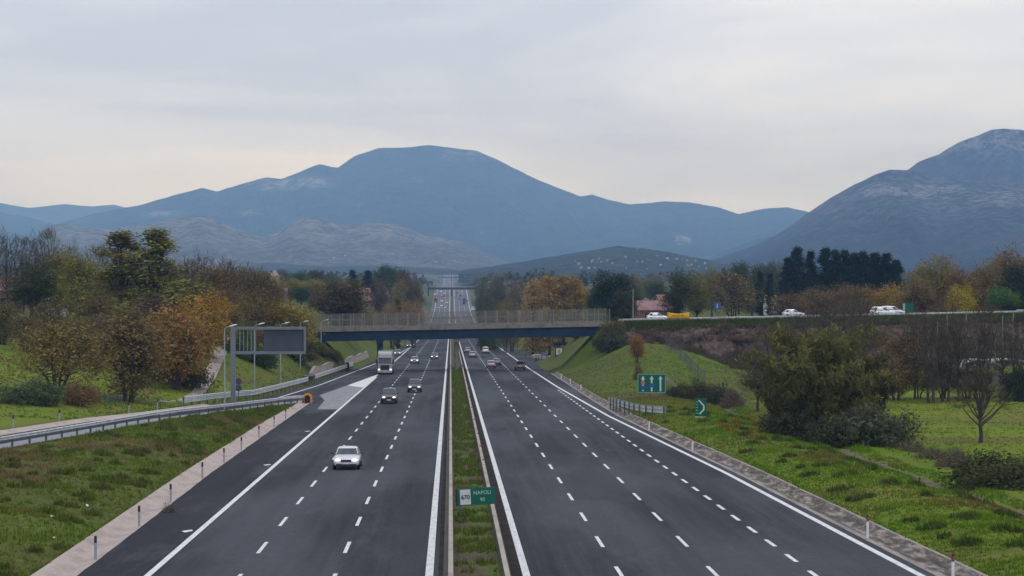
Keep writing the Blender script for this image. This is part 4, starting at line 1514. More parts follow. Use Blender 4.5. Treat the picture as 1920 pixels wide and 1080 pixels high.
# ------------------------------------------------------------------ guard rails
def guardrail(label, pts, step=4.0, h=0.75, both=False, two=False, light=False, group=None):
    """pts: list of (x, y, z ground) along the rail, facing side to the right of travel"""
    P = [Vector(p) for p in pts]
    o = P[0].copy()
    t = thing('guard_rail', label, 'guard rail', o, 0, group)
    d = [0]
    for a, b in zip(P, P[1:]):
        d.append(d[-1] + (b - a).length)

    def at(s):
        i = min(len(d) - 2, max(0, bisect_right(d, s) - 1))
        k = (s - d[i]) / max(1e-6, d[i + 1] - d[i])
        return P[i].lerp(P[i + 1], k)
    prof = [(0.0, 0.0), (0.035, 0.03), (0.085, 0.07), (0.035, 0.12), (0.0, 0.155), (0.035, 0.19), (0.085, 0.24), (0.035, 0.28), (0.0, 0.31), (-0.02, 0.31), (0.02, 0.155), (-0.02, 0.0)]
    levels = (h - 0.31,) + ((h - 0.66,) if two else ())
    for lv in levels:
        for side in ((1, -1) if both else (1,)):
            rings = []
            n = max(2, int(d[-1] / 4))
            for i in range(n + 1):
                s = d[-1] * i / n
                p = at(s) - o
                q = (at(min(d[-1], s + 0.5)) - at(max(0, s - 0.5)))
                q.z = 0
                q.normalize()
                nn = Vector((q.y, -q.x, 0)) * side
                rings.append([p + nn * (a + 0.08) + Vector((0, 0, lv + c)) for a, c in prof])
            b = MB()
            b.loft(rings)
            b.build('rail', M['steel'], t)
    pm = MB()
    pm.box((0, 0, (h - 0.55) / 2), (0.14, 0.16, h + 0.5))
    pm = pm.mesh('post', M['post'])
    n = int(d[-1] / step)
    for i in range(n + 1):
        p = at(min(d[-1], i * step + 0.2)) - o
        obj('post', pm, t, p)
    return t, o


pts = [(GX(y) - 0.1, y, (GZ(y) if y < 250 else ZR(y))) for y in range(116, 256, 5)]
gt, go = guardrail('long low steel guard rail with dark posts along the near edge of the slip road', pts, 3.4, 0.85)
pts = [(GL(y) - 1.7, y, GZ(y) + 0.1) for y in range(226, 250, 6)] + [(XL(y) - 0.6, y, ZR(y)) for y in range(262, 415, 12)]
g2, g2o = guardrail('double wave steel guard rail along the outer exit lane below the lamp posts', pts, 4, 1.15, two=True)
b = MB()
yy = 318
b.box((XL(yy) - 0.65 - g2o.x, yy - g2o.y, ZR(yy) + 1.0 - g2o.z), (1.5, 5.0, 0.5))
b.build('rail_cover', M['dark'], g2)
b = MB()
yy = 392
b.box((XL(yy) - 0.5 - g2o.x, yy - g2o.y, ZR(yy) + 0.7 - g2o.z), (0.9, 1.6, 1.5), taper=0.6)
b.build('rail_terminal', M['dark'], g2)
pts = [(17.3, 236, ZR(236)), (17.6, 226, ZR(226) + 0.1), (18.5, 214, H(18.5, 214)), (19.5, 206, H(19.5, 206)), (20.3, 203.5, H(20.3, 203.5))]
guardrail('short curved steel guard rail at the right edge below the lane arrow sign', pts[::-1], 3, 1.25, two=True)
pts = [(18.2, 600, ZR(600)), (21.0, 590, ZR(590)), (24, 582, ZR(582) + .1), (28, 572, ZR(572) + .3)]
guardrail('far steel guard rail curving off with the exit seen under the overpass', pts[::-1], 4, 0.95)
pts = [(18.8, 478, ZR(478)), (19.4, 470, ZR(470)), (21.5, 464, ZR(464) + 0.1), (25.5, 458, ZR(458) + 0.3)]
guardrail('steel guard rail below the white panelled green sign under the overpass end', pts[::-1], 3, 1.1, two=True)
xs = [30 + i * 8 for i in range(17)]
guardrail('grey guard rail along the crossing road from the overpass to the banner and bare trees', [(x, CROSSY - 4.9, ZX(x) - 0.05) for x in xs], 4, 0.6)
xs = [170 - 8 + i * 8 for i in range(12)]
guardrail('grey guard rail along the crossing road near the two white vans at right', [(x - 60, CROSSY - 4.9, ZX(x - 60) - 0.05) for x in xs], 4, 0.8)
xs = [168 + i * 8 for i in range(12)]


# ------------------------------------------------------------------ small roadside things
def delineators():
    def proto(refl):
        t = thing('roadside_post', 'white roadside post', 'roadside post')
        b = MB()
        r0 = [(0.06 * math.cos(a), 0.05 * math.sin(a)) for a in [k * math.pi / 4 for k in range(8)]]
        b.loft([[(x, y, -0.3) for x, y in r0], [(x, y, 0.72) for x, y in r0]])
        b.build('post', M['white'] if refl else M['postw'], t)
        b = MB()
        b.loft([[(x * 1.02, y * 1.02, 0.72) for x, y in r0], [(x * 1.02, y * 1.02, 0.93) for x, y in r0], [(x * 0.9, y * 0.9 + 0.01, 1.02) for x, y in r0]])
        b.build('band', M['dark'], t)
        if refl:
            b = MB()
            b.box((0, -0.055, 0.84), (0.07, 0.02, 0.16))
            b.build('reflector', M['red'], t)
        return t
    M['postw'] = simple('weathered_white_plastic', (0.33, 0.33, 0.34), 0.6, 0, 0.3, 0.15, 3)
    a, c = proto(False), proto(True)
    a.name = 'roadside_post'
    used = [False, False]

    def put(x, y, z, lab, grp, k, s=1.0):
        src = (a, c)[k]
        if not used[k]:
            used[k] = True
            src.location = (x, y, z)
            src['label'] = lab
            src['group'] = grp
            src.scale = (s, s, s)
        else:
            dup(src, (x, y, z), 0, lab, grp, (s, s, s))
    for px, py in ((183, 1047), (269, 985), (336, 940), (389, 895), (432, 866), (468, 843), (500, 820), (527, 800), (548, 785)):
        y = 10.5 * F / ((py - 586) * 1.0)
        x = XL(y) - 0.12
        put(x, y, ZR(y), 'grey white post with black top standing in the left concrete gutter', 'posts along the left gutter', 0)
    for px in (30, 115, 242, 296, 345, 385, 420):
        # beyond the slip road
        y = 150 + (px / 420) * 92
        x = X(px, y)
        for _ in range(6):
            y = y + (x - (GL(y) - 2.2)) * 1.2
            y = max(130, min(246, y))
            x = X(px, y)
        x = GL(y) - 2.2
        put(x, y, H(x, y) - 0.02, 'white post with black top standing on the grass beyond the slip road', 'posts beyond the slip road', 0, 1.15)
    for px, py in ((1760, 1092), (1625, 1010), (1293, 845), (1222, 806)):
        y = 10.5 * F / ((py - 586) * 1.0)
        x = XRE(y) + 0.35 if px < 1500 or px > 1600 else XRG(y) + 0.2
        put(x, y, ZR(y) + 0.02, 'white post with red reflector standing in the right concrete gutter', 'posts along the right gutter', 1)
    for y in (292, 318, 344):
        put(17.7, y, ZR(y), 'small white post far down the right gutter before the overpass', 'posts near the overpass', 1)


delineators()


for i, (px, y, s_) in enumerate(((162, 112, .13), (97, 104, .1), (100, 97, .07), (508, 240, .2))):
    x = X(px, y)
    z = H(x, y)
    b = MB()
    r_ = random.Random(i)
    for k in range(3):
        vs = [(r_.uniform(-s_, s_), r_.uniform(-s_, s_), .16 + r_.uniform(0, s_ * 1.2)) for q in range(4)]
        b.add(vs, [(0, 1, 2), (0, 2, 3), (0, 3, 1), (1, 3, 2)])
    tag(b.build('litter', M['white'], None, loc=(x, y, z)), 'scrap of white litter lying in the grass of the left bank', 'litter', 'litter on the left bank')


def lamp_post(px, base, y, head, lab):
    x = X(px, y)
    z = H(x, y)
    top = Z(px, head, y)
    h = top - z
    t = thing('lamp_post', lab, 'lamp post', (x, y, z))
    b = MB()
    b.tube([(0, 0, -0.3), (0, 0, h * 0.5), (0, 0, h - 0.15)], [0.11, 0.08, 0.055], 8)
    b.build('pole', M['lightsteel'], t)
    b = MB()
    b.tube([(0, 0, h - 0.2), (0.15, -0.05, h + 0.02), (0.6, -0.2, h + 0.12)], 0.04, 6)
    b.build('arm', M['lightsteel'], t)
    b = MB()
    rings = []
    for k, (s, wv, hv) in enumerate([(0, 0.05, 0.04), (0.1, 0.13, 0.08), (0.45, 0.17, 0.1), (0.8, 0.12, 0.06), (0.9, 0.03, 0.02)]):
        rings.append([(0.5 + s * 0.95 + 0.0 * c, -0.2 - s * 0.25 + wv * math.cos(a), h + 0.12 + 0.22 * s + hv * math.sin(a)) for a in [q * math.pi / 5 for q in range(10)] for c in (0,)])
    b.loft(rings)
    b.build('lamp_head', M['white'], t, smooth=True)


lamp_post(421, 762, 225, 614, 'slim lamp post standing just left of the sign gantry upright')
lamp_post(477, 725, 270, 610, 'slim lamp post whose white head shows above the left part of the gantry panel')
lamp_post(526, 716, 305, 608, 'slim lamp post whose white head shows above the right part of the gantry panel')
lamp_post(601 - 38, 700, 345, 605, 'slim lamp post right of the gantry panel against the yellow olive tree')
lamp_post(602, 690, 382, 602, 'farthest slim lamp post overlapping the left end of the overpass railing')


def gantry():
    y = 234
    x = X(437, y)
    z = H(x, y)
    t = thing('sign_gantry', 'grey cantilever sign gantry seen from behind, half its frame open, over the slip road', 'sign gantry', (x, y, z))
    s = SC(x, y)
    top = Z(437, 613, y) - z
    bot = Z(437, 664, y) - z
    ln = (573 - 437) / s
    b = MB()
    b.box((0, 0, top / 2 - 0.2), (0.52, 0.5, top + 0.4))
    b.box((0, 0, 0.1), (1.0, 1.0, 0.3))
    b.build('upright', M['gantry'], t)
    for zz in (top - 0.14, bot + 0.14):
        b = MB()
        b.box((0.26 + (ln - 0.26) / 2, 0, zz), (ln - 0.26, 0.4, 0.3))
        b.build('beam', M['gantry'], t)
    b = MB()
    b.box((ln - 0.1, 0, (top + bot) / 2), (0.24, 0.36, top - bot - 0.58))
    b.build('end_post', M['gantry'], t)
    for k in range(5):
        b = MB()
        b.box((0.72 + k * 0.42, 0, (top + bot) / 2), (0.09, 0.12, top - bot - 0.58))
        b.build('stay', M['gantry'], t)
    b = MB()
    x0 = ln * 0.42
    b.box(((x0 + ln - 0.24) / 2, 0.17, (top + bot) / 2), (ln - 0.24 - x0, 0.05, top - bot - 0.6))
    n = 13
    for k in range(n):
        b.box((x0 + (ln - 0.3 - x0) * (k + 0.5) / n, 0.08, (top + bot) / 2), (0.1, 0.13, top - bot - 0.62))
    for k in range(4):
        b.box(((x0 + ln - 0.24) / 2, 0.125, bot + 0.5 + k * (top - bot - 0.9) / 3), (ln - 0.26 - x0, 0.03, 0.06), mi=0)
    b.build('sign_panel', M['panelback'], t)


M['gantry'] = simple('gantry_grey', (0.17, 0.195, 0.22), 0.5, 0.2, 0.4, 0.12, 0.8)
M['panelback'] = simple('dark_panel_back', (0.085, 0.1, 0.125), 0.55, 0.2, 0.4, 0.15, 0.8)
gantry()


def disc(b, c, r, depth=0.03, n=20, mi=0, y0=0.0):
    vs = [(c[0] + r * math.cos(2 * math.pi * k / n), y0 - depth, c[2] + r * math.sin(2 * math.pi * k / n)) for k in range(n)]
    ws = [(v[0], y0, v[2]) for v in vs]
    b.add(vs + ws, [tuple(range(n - 1, -1, -1))[::-1], tuple(range(n, 2 * n))[::-1]] + [(k, (k + 1) % n, n + (k + 1) % n, n + k) for k in range(n)], mi)


def plate(b, poly, y0, depth, mi=0):
    n = len(poly)
    b.add([(x, y0 - depth, z) for x, z in poly] + [(x, y0, z) for x, z in poly],
          [tuple(range(n)), tuple(range(2 * n - 1, n - 1, -1))] + [(k, k + n, (k + 1) % n + n, (k + 1) % n) for k in range(n)], mi)


# twin discs seen from behind beside the gantry
y = 236
x = X(447, y)
z = H(x, y)
t = thing('round_sign', 'post with two dark round signs seen from behind, right of the gantry upright', 'road sign', (x, y, z))
b = MB()
b.cyl((0, 0, -0.3), (0, 0, 3.3), 0.045, 8)
b.build('post', M['post'], t)
for zz in (2.95, 2.22):
    b = MB()
    disc(b, (0, 0, zz), 0.36, 0.03, y0=-0.05)
    b.build('sign_disc', M['panelback'], t)


def text(body, size, loc, mat, parent, name='lettering', bold=0.0):
    c = bpy.data.curves.new(name, 'FONT')
    c.body = body
    c.size = size
    c.align_x = 'CENTER'
    c.align_y = 'CENTER'
    c.extrude = 0.004
    c.offset = bold
    c.materials.append(mat)
    o = bpy.data.objects.new(name, c)
    COL.objects.link(o)
    bpy.context.view_layer.update()
    me = bpy.data.meshes.new_from_object(o.evaluated_get(bpy.context.evaluated_depsgraph_get()))
    bpy.data.objects.remove(o)
    o = obj(name, me, parent, loc)
    o.rotation_euler = (math.pi / 2, 0, 0)
    return o


def median_sign():
    y = 106.0
    s = SC(0.4, y)
    x = X(862, y)
    zb = ZR(y) + 0.4
    zt, zl = Z(862, 917, y), Z(862, 949, y)
    wd = 71 / s
    t = thing('distance_sign', 'green and white distance sign reading 670 and NAPOLI 90 on the median', 'road sign', (x, y, zb), math.radians(-4))
    t.rotation_euler = (0, math.radians(-3.2), math.radians(0))
    hh = zt - zl
    zc = (zt + zl) / 2 - zb
    b = MB()
    b.cyl((0.05, 0.03, -0.5), (0.05, 0.03, zc + hh / 2), 0.035, 8)
    b.build('post', M['post'], t)
    b = MB()
    b.box((wd / 2 - 0.06, 0, zc), (wd, 0.04, hh))
    p = b.build('panel', M['green'], t)
    b = MB()
    b.box((0.33, -0.024, zc), (0.52, 0.008, hh - 0.1))
    b.build('number_field', M['signwhite'], t)
    b = MB()
    b.box((-0.105, 0.0, zc - 0.01), (0.09, 0.06, hh))
    b.build('edge_plate', M['dark'], t)
    text('670', 0.29, (0.335, -0.032, zc - 0.02), M['dark'], t, 'lettering', 0.008)
    text('NAPOLI', 0.25, (1.17, -0.026, zc + 0.17), M['signpale'], t, 'lettering', 0.004)
    text('90', 0.25, (1.17, -0.026, zc - 0.17), M['signpale'], t, 'lettering', 0.004)


M['signpale'] = simple('pale_sign_letters', (0.3, 0.5, 0.44), 0.5, 0, 0.4, 0.1, 4)
median_sign()


def arrow(x, z0, z1, w, hw, hh):
    return [(x - w, z0), (x + w, z0), (x + w, z1 - hh), (x + hw, z1 - hh), (x, z1), (x - hw, z1 - hh), (x - w, z1 - hh)]


def lane_sign():
    y = 250
    x = X(1222, y)
    s = SC(x, y)
    z = H(x, y)
    w_, zt, zl = 53 / s, Z(1222, 701, y) - z, Z(1222, 737, y) - z
    hh = zt - zl
    t = thing('lane_sign', 'green motorway lane sign with three white upward arrows on the grassy bank', 'road sign', (x, y, z))
    for xx in (-0.28 * w_, 0.3 * w_):
        b = MB()
        b.cyl((xx, 0.06, -0.4), (xx, 0.06, zt - 0.1), 0.06, 8)
        b.build('post', M['post'], t)
    b = MB()
    b.box((0, 0, (zt + zl) / 2), (w_, 0.05, hh))
    b.build('panel', M['green'], t)
    b = MB()
    e = 0.05
    for (cx, cz, dx, dz) in ((0, zt - e, w_ - 0.06, 0.05), (0, zl + e, w_ - 0.06, 0.05)):
        b.box((cx, -0.03, cz), (dx, 0.012, dz))
    for sx in (-1, 1):
        b.box((sx * (w_ / 2 - e), -0.03, (zt + zl) / 2), (0.05, 0.012, hh - 0.16))
    b.build('border', M['signpale'], t)
    for k, xx in enumerate((-0.31, 0.0, 0.31)):
        b = MB()
        plate(b, arrow(xx * w_, zl + 0.2, zt - 0.22, 0.1, 0.24, 0.42), -0.026, 0.012)
        b.build('arrow', M['signwhite'], t)
    for (xx, f, mt) in ((-0.31, 0.53, 'pinkdisc'), (-0.31, 0.27, 'bluedisc'), (0.0, 0.40, 'bluedisc')):
        b = MB()
        disc(b, (xx * w_, 0, zl + hh * f), 0.25, 0.015, y0=-0.039)
        b.build('disc', M[mt], t)


M['pinkdisc'] = simple('faded_red_disc', (0.42, 0.16, 0.14), 0.5, 0, 0.4, 0.15, 4)
lane_sign()


def merge_sign():
    y = 202
    x = X(1314, y)
    s = SC(x, y)
    z = H(x, y)
    w_, zt, zl = 21.5 / s, Z(1314, 747, y) - z, Z(1314, 787, y) - z
    t = thing('merge_sign', 'narrow green sign with bent white line and white strip below, among bank weeds', 'road sign', (x, y, z))
    for xx in (-0.3, 0.3):
        b = MB()
        b.cyl((xx, 0.05, -0.4), (xx, 0.05, zt - 0.1), 0.045, 8)
        b.build('post', M['post'], t)
    hh = zt - zl
    b = MB()
    b.box((0, 0, zl + hh * 0.58), (w_, 0.04, hh * 0.84))
    b.build('panel', M['green'], t)
    b = MB()
    b.box((0, 0, zl + hh * 0.075), (w_, 0.04, hh * 0.14))
    b.build('strip', M['signwhite'], t)
    b = MB()
    z0, z1, z2, z3 = zl + hh * 0.26, zl + hh * 0.46, zl + hh * 0.66, zl + hh * 0.92
    lw = 0.13
    plate(b, [(-0.22, z0), (-0.05, z0 - 0.02), (0.36, z1), (0.36, z2), (-0.1, z3), (-0.27, z3), (0.22, z2 - 0.04), (0.22, z1 + 0.05)], -0.021, 0.012)
    b.build('bent_line', M['signwhite'], t)
    for k in range(5):
        b = MB()
        b.box((-0.36, -0.026, z0 + 0.1 + k * 0.26), (0.2, 0.01, 0.06))
        b.build('dash', M['signpale'], t)


merge_sign()


def small_green(px, y, top, bot, wpx, lab, white):
    x = X(px, y)
    s = SC(x, y)
    z = H(x, y)
    zt, zl = Z(px, top, y) - z, Z(px, bot, y) - z
    w_ = wpx / s
    hh = zt - zl
    t = thing('exit_sign', lab, 'road sign', (x, y, z))
    for xx in (-0.3 * w_, 0.3 * w_):
        b = MB()
        b.cyl((xx, 0.07, min(-0.3, zl - 1)), (xx, 0.07, zt - 0.1), 0.06, 8)
        b.build('post', M['post'], t)
    b = MB()
    b.box((0, 0, (zt + zl) / 2), (w_, 0.06, hh))
    b.build('panel', M['green'], t)
    b = MB()
    if white:
        b.box((0, -0.036, zl + hh * 0.66), (w_ * 0.74, 0.01, hh * 0.5))
        b.build('white_field', M['signwhite'], t)
        b = MB()
        plate(b, arrow(0, zl + hh * 0.48, zl + hh * 0.84, 0.12, 0.32, 0.4), -0.042, 0.01)
        b.build('symbol', M['pinkdisc'], t)
    else:
        b.box((0, -0.036, zl + hh * 0.3), (w_ * 0.5, 0.01, hh * 0.12))
        b.build('strip', M['signpale'], t)
    return t, w_, zt, zl


small_green(1048.5, 438, 651, 675, 15, 'green sign with a white square panel standing under the right end of the overpass', True)
t, w_, zt, zl = small_green(1018, 560, 649, 660, 11, 'small green sign below a round red rimmed sign, farther along the exit', False)
b = MB()
disc(b, (0, 0, zt + 0.66), 0.62, 0.05, y0=-0.02)
b.build('round_plate', M['signwhite'], t)
b = MB()
disc(b, (0, 0, zt + 0.66), 0.3, 0.03, y0=-0.075)
b.build('round_symbol', M['pinkdisc'], t)
b = MB()
b.cyl((0, 0.06, zl), (0, 0.06, zt + 1.2), 0.05, 8)
b.build('post', M['post'], t)

# crash cushion at the nose of the exit
y = 251
x = GX(y) + 0.3
z = ZR(y)
t = thing('crash_cushion', 'orange and black arched crash cushion at the end of the slip road guard rail', 'crash cushion', (x, y, z))
b = MB()
n = 14
for (r0, r1, ya, yb) in ((0.42, 0.72, -0.5, -0.32),):
    ang = [math.pi * k / n for k in range(n + 1)]
    ring = []
    for a in ang:
        ring.append([(r0 * math.cos(a), ya, 0.75 + r0 * math.sin(a)), (r1 * math.cos(a), ya, 0.75 + r1 * math.sin(a)), (r1 * math.cos(a), yb, 0.75 + r1 * math.sin(a)), (r0 * math.cos(a), yb, 0.75 + r0 * math.sin(a))])
    b.loft(ring)
b.box((0.57, -0.41, 0.37), (0.3, 0.18, 0.75))
b.box((-0.57, -0.41, 0.52), (0.3, 0.18, 0.45))
b.build('arch', M['orange'], t)
b = MB()
b.loft([[(0.66 * math.cos(a), yy, 0.6 + 0.66 * math.sin(a) * (1 if math.sin(a) > 0 else 0.9)) for a in [k * math.pi / 8 for k in range(16)]] for yy in (-0.3, 2.6)])
b.build('cushion', M['dark'], t)
t.scale = (0.78, 0.78, 0.78)

# pale barrier end at the far exit nose
t = thing('crash_cushion', 'pale yellow rounded barrier nose at the far exit under the overpass', 'crash cushion', (X(1006, 488), 488, ZR(488)))
b = MB()
b.loft([[(r * math.cos(a) * 1.2, r * math.sin(a) * 2.4, zz) for a in [k * math.pi / 8 for k in range(16)]] for r, zz in ((0.95, -0.1), (0.95, 0.7), (0.7, 1.0))])
b.build('nose', M['cream'], t)
b = MB()
b.box((0, -2.3, 0.5), (1.2, 0.1, 0.4))
b.build('marker_band', M['signwhite'], t)

# concrete retaining wall below the left bank
rows = []
t = thing('retaining_wall', 'low pale concrete retaining wall at the foot of the left bank before the overpass', 'wall', (0, 0, 0))
b = MB()
rings = []
for i in range(21):
    y = 338 + i * 7.5
    x = XLG(y) - 1.0
    h = 1.7 + 0.15 * math.sin(i * 1.7)
    if i in (0, 20):
        h = 0.9
    rings.append([(x, y, ZR(y) - 0.3), (x - 0.08, y, ZR(y) + h), (x - 0.5, y, ZR(y) + h), (x - 0.5, y, ZR(y) - 0.3)])
b.loft(rings)
b.build('wall_face', M['gutter'], t)
b = MB()
b.loft([[(r[1][0] + 0.03, r[1][1], r[1][2]), (r[1][0] + 0.03, r[1][1], r[1][2] + 0.12), (r[2][0] - 0.03, r[2][1], r[2][2] + 0.12), (r[2][0] - 0.03, r[2][1], r[2][2])] for r in rings])
b.build('coping', M['concrete'], t)


def wire_fence(label, pts, h, group=None, n_wires=5):
    P = [Vector(p) for p in pts]
    o = P[0].copy()
    t = thing('wire_fence', label, 'fence', o, 0, group)
    b = MB()
    for a, c in zip(P, P[1:]):
        for k in range(n_wires):
            zz = Vector((0, 0, h * (0.12 + 0.86 * k / (n_wires - 1))))
            b.tube([a - o + zz, c - o + zz], 0.012, 3)
        m = int((c - a).length / 0.35)
        for k in range(m):
            p = a.lerp(c, k / m) - o
            b.tube([p + Vector((0, 0, 0.1 * h)), p + Vector((0, 0, 0.98 * h))], 0.007, 3)
    b.build('mesh', M['fencewire'], t)
    pm = MB()
    pm.box((0, 0, h / 2 - 0.2), (0.09, 0.09, h + 0.4))
    pm = pm.mesh('post', M['post'])
    for p in P:
        obj('post', pm, t, p - o)


M['fencewire'] = simple('fence_wire', (0.1, 0.115, 0.14), 0.6, 0.3, 0.3, 0.15, 2)
fp = []
for (px, y) in ((1250, 356), (1258, 347), (1267, 338), (1276, 329), (1286, 318), (1296, 307), (1308, 296), (1322, 285)):
    x = X(px, y)
    fp.append((x, y, H(x, y)))
wire_fence('grey wire fence running down the embankment slope to the dark hedge', fp, 1.7)
fp = []
for (px, y) in ((196, 226), (206, 224), (216, 222), (227, 220), (238, 220)):
    x = X(px, y)
    fp.append((x, y, H(x, y)))
wire_fence('short grey wire fence in the grass at the foot of the round brown tree', fp, 1.1)
fp = []
for i in range(14):
    y = 202 - i * 5.2
    x = 31.4 + 0.25 * math.sin(i)
    if i < 6:
        fp.append((x, y, H(x, y)))

# drain channel down the left slope, path on the right
pl, pr = [], []
for (px, y) in ((300, 236), (345, 246), (372, 262), (392, 284), (412, 308), (422, 326)):
    x = X(px, y)
    pl.append((x - 0.8, y, H(x - 0.8, y) + 0.1))
    pr.append((x + 0.8, y, H(x + 0.8, y) + 0.1))
tag(obj('drain_channel', ribbon('drain_channel', pl, pr, M['rgutter'])), kind='structure')
pl, pr = [], []
y = 84.0
while y < 300:
    w0 = 0.3 + 0.12 * noise.noise(Vector((y * 0.2, 0, 0)))
    x = 29.7 + 0.3 * noise.noise(Vector((y * 0.05, 2, 0)))
    pl.append((x - w0, y, H(x - w0, y) + 0.07))
    pr.append((x + w0, y, H(x + w0, y) + 0.07))
    y += 1.5
tag(obj('path', ribbon('path', pl, pr, M['pathsoil'])), kind='structure') if 'pathsoil' in M else None


# ------------------------------------------------------------------ crossing road furniture
def banner():
    y = CROSSY - 5.15
    x = X(1272, y)
    s = SC(x, y)
    z = ZX(x)
    w_ = 41 / s
    t = thing('banner', 'sagging yellow cloth banner tied to the guard rail beside the white car', 'banner', (x, y, z))
    rows_ = []
    for j in range(6):
        r = []
        for i in range(13):
            u = i / 12
            sag = 0.26 * math.sin(math.pi * u) * (1 - j / 5)
            r.append((-w_ / 2 + w_ * u, -0.06 + 0.03 * math.sin(u * 9 + j), 1.55 - sag - j * 0.235 * (1 - 0.1 * math.sin(math.pi * u))))
        rows_.append(r)
    me = sheet('cloth', rows_[::-1], M['yellow'])
    c = obj('cloth', me, t)
    md = c.modifiers.new('thick', 'SOLIDIFY')
    md.thickness = 0.01
    b = MB()
    for (x0, x1, zz) in ((-1.2, -0.5, 0.95), (-0.35, 0.2, 0.88), (0.35, 1.1, 0.92)):
        b.box(((x0 + x1) / 2, -0.115, zz), (x1 - x0, 0.01, 0.14))
    b.build('faded_print', M['brownprint'], t)
    for sx in (-1, 1):
        b = MB()
        b.cyl((sx * w_ / 2, 0, -0.2), (sx * w_ / 2, 0, 1.6), 0.035, 6)
        b.build('pole', M['post'], t)


banner()
y = CROSSY + 5.5
x = X(1345, y)
t = thing('road_sign', 'blue rectangular road sign beside the crossing road right of the banner', 'road sign', (x, y, ZX(x)))
b = MB()
b.cyl((0, 0.04, -0.3), (0, 0.04, 3.0), 0.05, 8)
b.build('post', M['post'], t)
b = MB()
b.box((0, 0, 2.3), (1.25, 0.05, 1.35))
b.build('panel', M['bluesign'] if 'bluesign' in M else M['bluedisc'], t)
b = MB()
b.box((0, -0.03, 2.3), (0.25, 0.01, 0.8))
b.build('symbol', M['lightsteel'], t)
y = CROSSY - 5.6
x = X(1705, y)
t = thing('road_sign', 'green road sign beside the crossing road right of the two white vans', 'road sign', (x, y, ZX(x) - .3))
b = MB()
b.cyl((-0.4, 0.04, -0.3), (-0.4, 0.04, 2.6), 0.05, 8)
b.build('post', M['post'], t)
b = MB()
b.box((0, 0, 1.9), (1.5, 0.05, 1.6))
b.build('panel', M['green'], t)
b = MB()
b.box((-0.95, 0.0, 1.95), (0.35, 0.05, 1.2))
b.build('side_plate', M['signpale'], t)

# utility pole behind the right end of the overpass
y = 420
x = X(1187, y)
z = H(x, y)
t = thing('utility_pole', 'pale concrete utility pole left of the pink roofed houses', 'utility pole', (x, y, z))
b = MB()
b.tube([(0, 0, -0.5), (0, 0, Z(1187, 541, y) - z)], [0.2, 0.12], 8)
b.build('pole', M['deck'], t)
b = MB()
b.box((0, 0, Z(1187, 546, y) - z), (1.5, 0.12, 0.12))
b.build('crossarm', M['post'], t)


# ------------------------------------------------------------------ buildings
def house(name, label, x, y, w, d, h, rh, wall, roof, rz=0, z=None, chimney=True, windows=((-0.3, 0.5), (0.3, 0.5)), group=None, door=True, floors=1):
    zz = H(x, y) if z is None else z
    t = thing(name, label, 'house', (x, y, zz), rz, group)
    b = MB()
    b.box((0, 0, h / 2 - 0.5), (w, d, h + 1))
    b.add([(-w / 2, -d / 2, h), (-w / 2, d / 2, h), (-w / 2, 0, h + rh), (w / 2, -d / 2, h), (w / 2, d / 2, h), (w / 2, 0, h + rh)], [(0, 2, 1), (3, 4, 5)])
    b.build('wall', wall, t)
    b = MB()
    e = 0.5
    k = rh / (d / 2)
    for s in (-1, 1):
        v = [(-w / 2 - e, s * (d / 2 + e), h - e * k), (w / 2 + e, s * (d / 2 + e), h - e * k), (w / 2 + e, 0, h + rh), (-w / 2 - e, 0, h + rh)]
        v2 = [(p[0], p[1], p[2] + 0.22) for p in v]
        b.add(v + v2, [(0, 1, 2, 3), (4, 5, 6, 7), (0, 1, 5, 4), (0, 3, 7, 4), (1, 2, 6, 5)])
    ro = b.build('roof', roof, t)
    if chimney:
        b = MB()
        b.box((w * 0.2, d * 0.12, h + rh), (0.7, 0.7, 1.6))
        b.build('chimney', wall, ro)
    for f in range(floors):
        for (u, v) in windows:
            b = MB()
            b.box((u * w, -d / 2 - 0.02, h * (f + v) / floors), (1.1, 0.08, 1.3))
            b.build('window', M['glass'], t)
    if door:
        b = MB()
        b.box((0, -d / 2 - 0.02, 1.05), (1.1, 0.08, 2.1))
        b.build('door', M['dark'], t)
    return t


y = 415
x = X(20, y)
house('house', 'pink walled house with reddish roof behind bare trees at the left edge', x, y, 12, 9, 4.2, 2.6, M['pinkwall'], M['roofpink'], 0.15, z=H(x, y))
y = 402
x = X(8, y)
t = thing('shed', 'dark open lean to shed in front of the pink house', 'shed', (x, y, H(x, y)))
b = MB()
b.box((0, 0, 2.5), (6, 4, 0.25))
b.build('roof', M['dark'], t)
for sx, sy in ((-2.7, -1.7), (2.7, -1.7), (-2.7, 1.7), (2.7, 1.7)):
    b = MB()
    b.box((sx, sy, 1.1), (0.2, 0.2, 2.6))
    b.build('post', M['bark'], t)
b = MB()
b.box((0, 1.8, 1.2), (5.2, 0.12, 2.4))
b.build('back_wall', M['dark'], t)
y = 405
x = X(142, y)
z = H(x, y)
t = thing('pavilion', 'long low pavilion with white roof edge and posts behind the left trees', 'pavilion', (x, y, z))
b = MB()
b.box((0, 0, 3.6), (10, 7, 0.3))
b.build('roof', M['roof'], t)
b = MB()
b.box((0, -3.6, 3.45), (10.2, 0.14, 0.42))
b.build('roof_edge', M['white'], t)
for k in range(6):
    b = MB()
    b.box((-4.8 + k * 1.92, -3.3, 1.6), (0.24, 0.24, 3.6))
    b.build('post', M['cream'], t)
for k, xx in enumerate((-3.9, -1.9, 2.0, 3.9)):
    b = MB()
    b.box((xx, -2.9, 0.9), (1.3, 0.1, 1.5))
    b.build('white_board', M['white'], t)
b = MB()
b.box((0, 3.2, 1.5), (9.8, 0.2, 3.4))
b.build('back_wall', M['dark'], t)

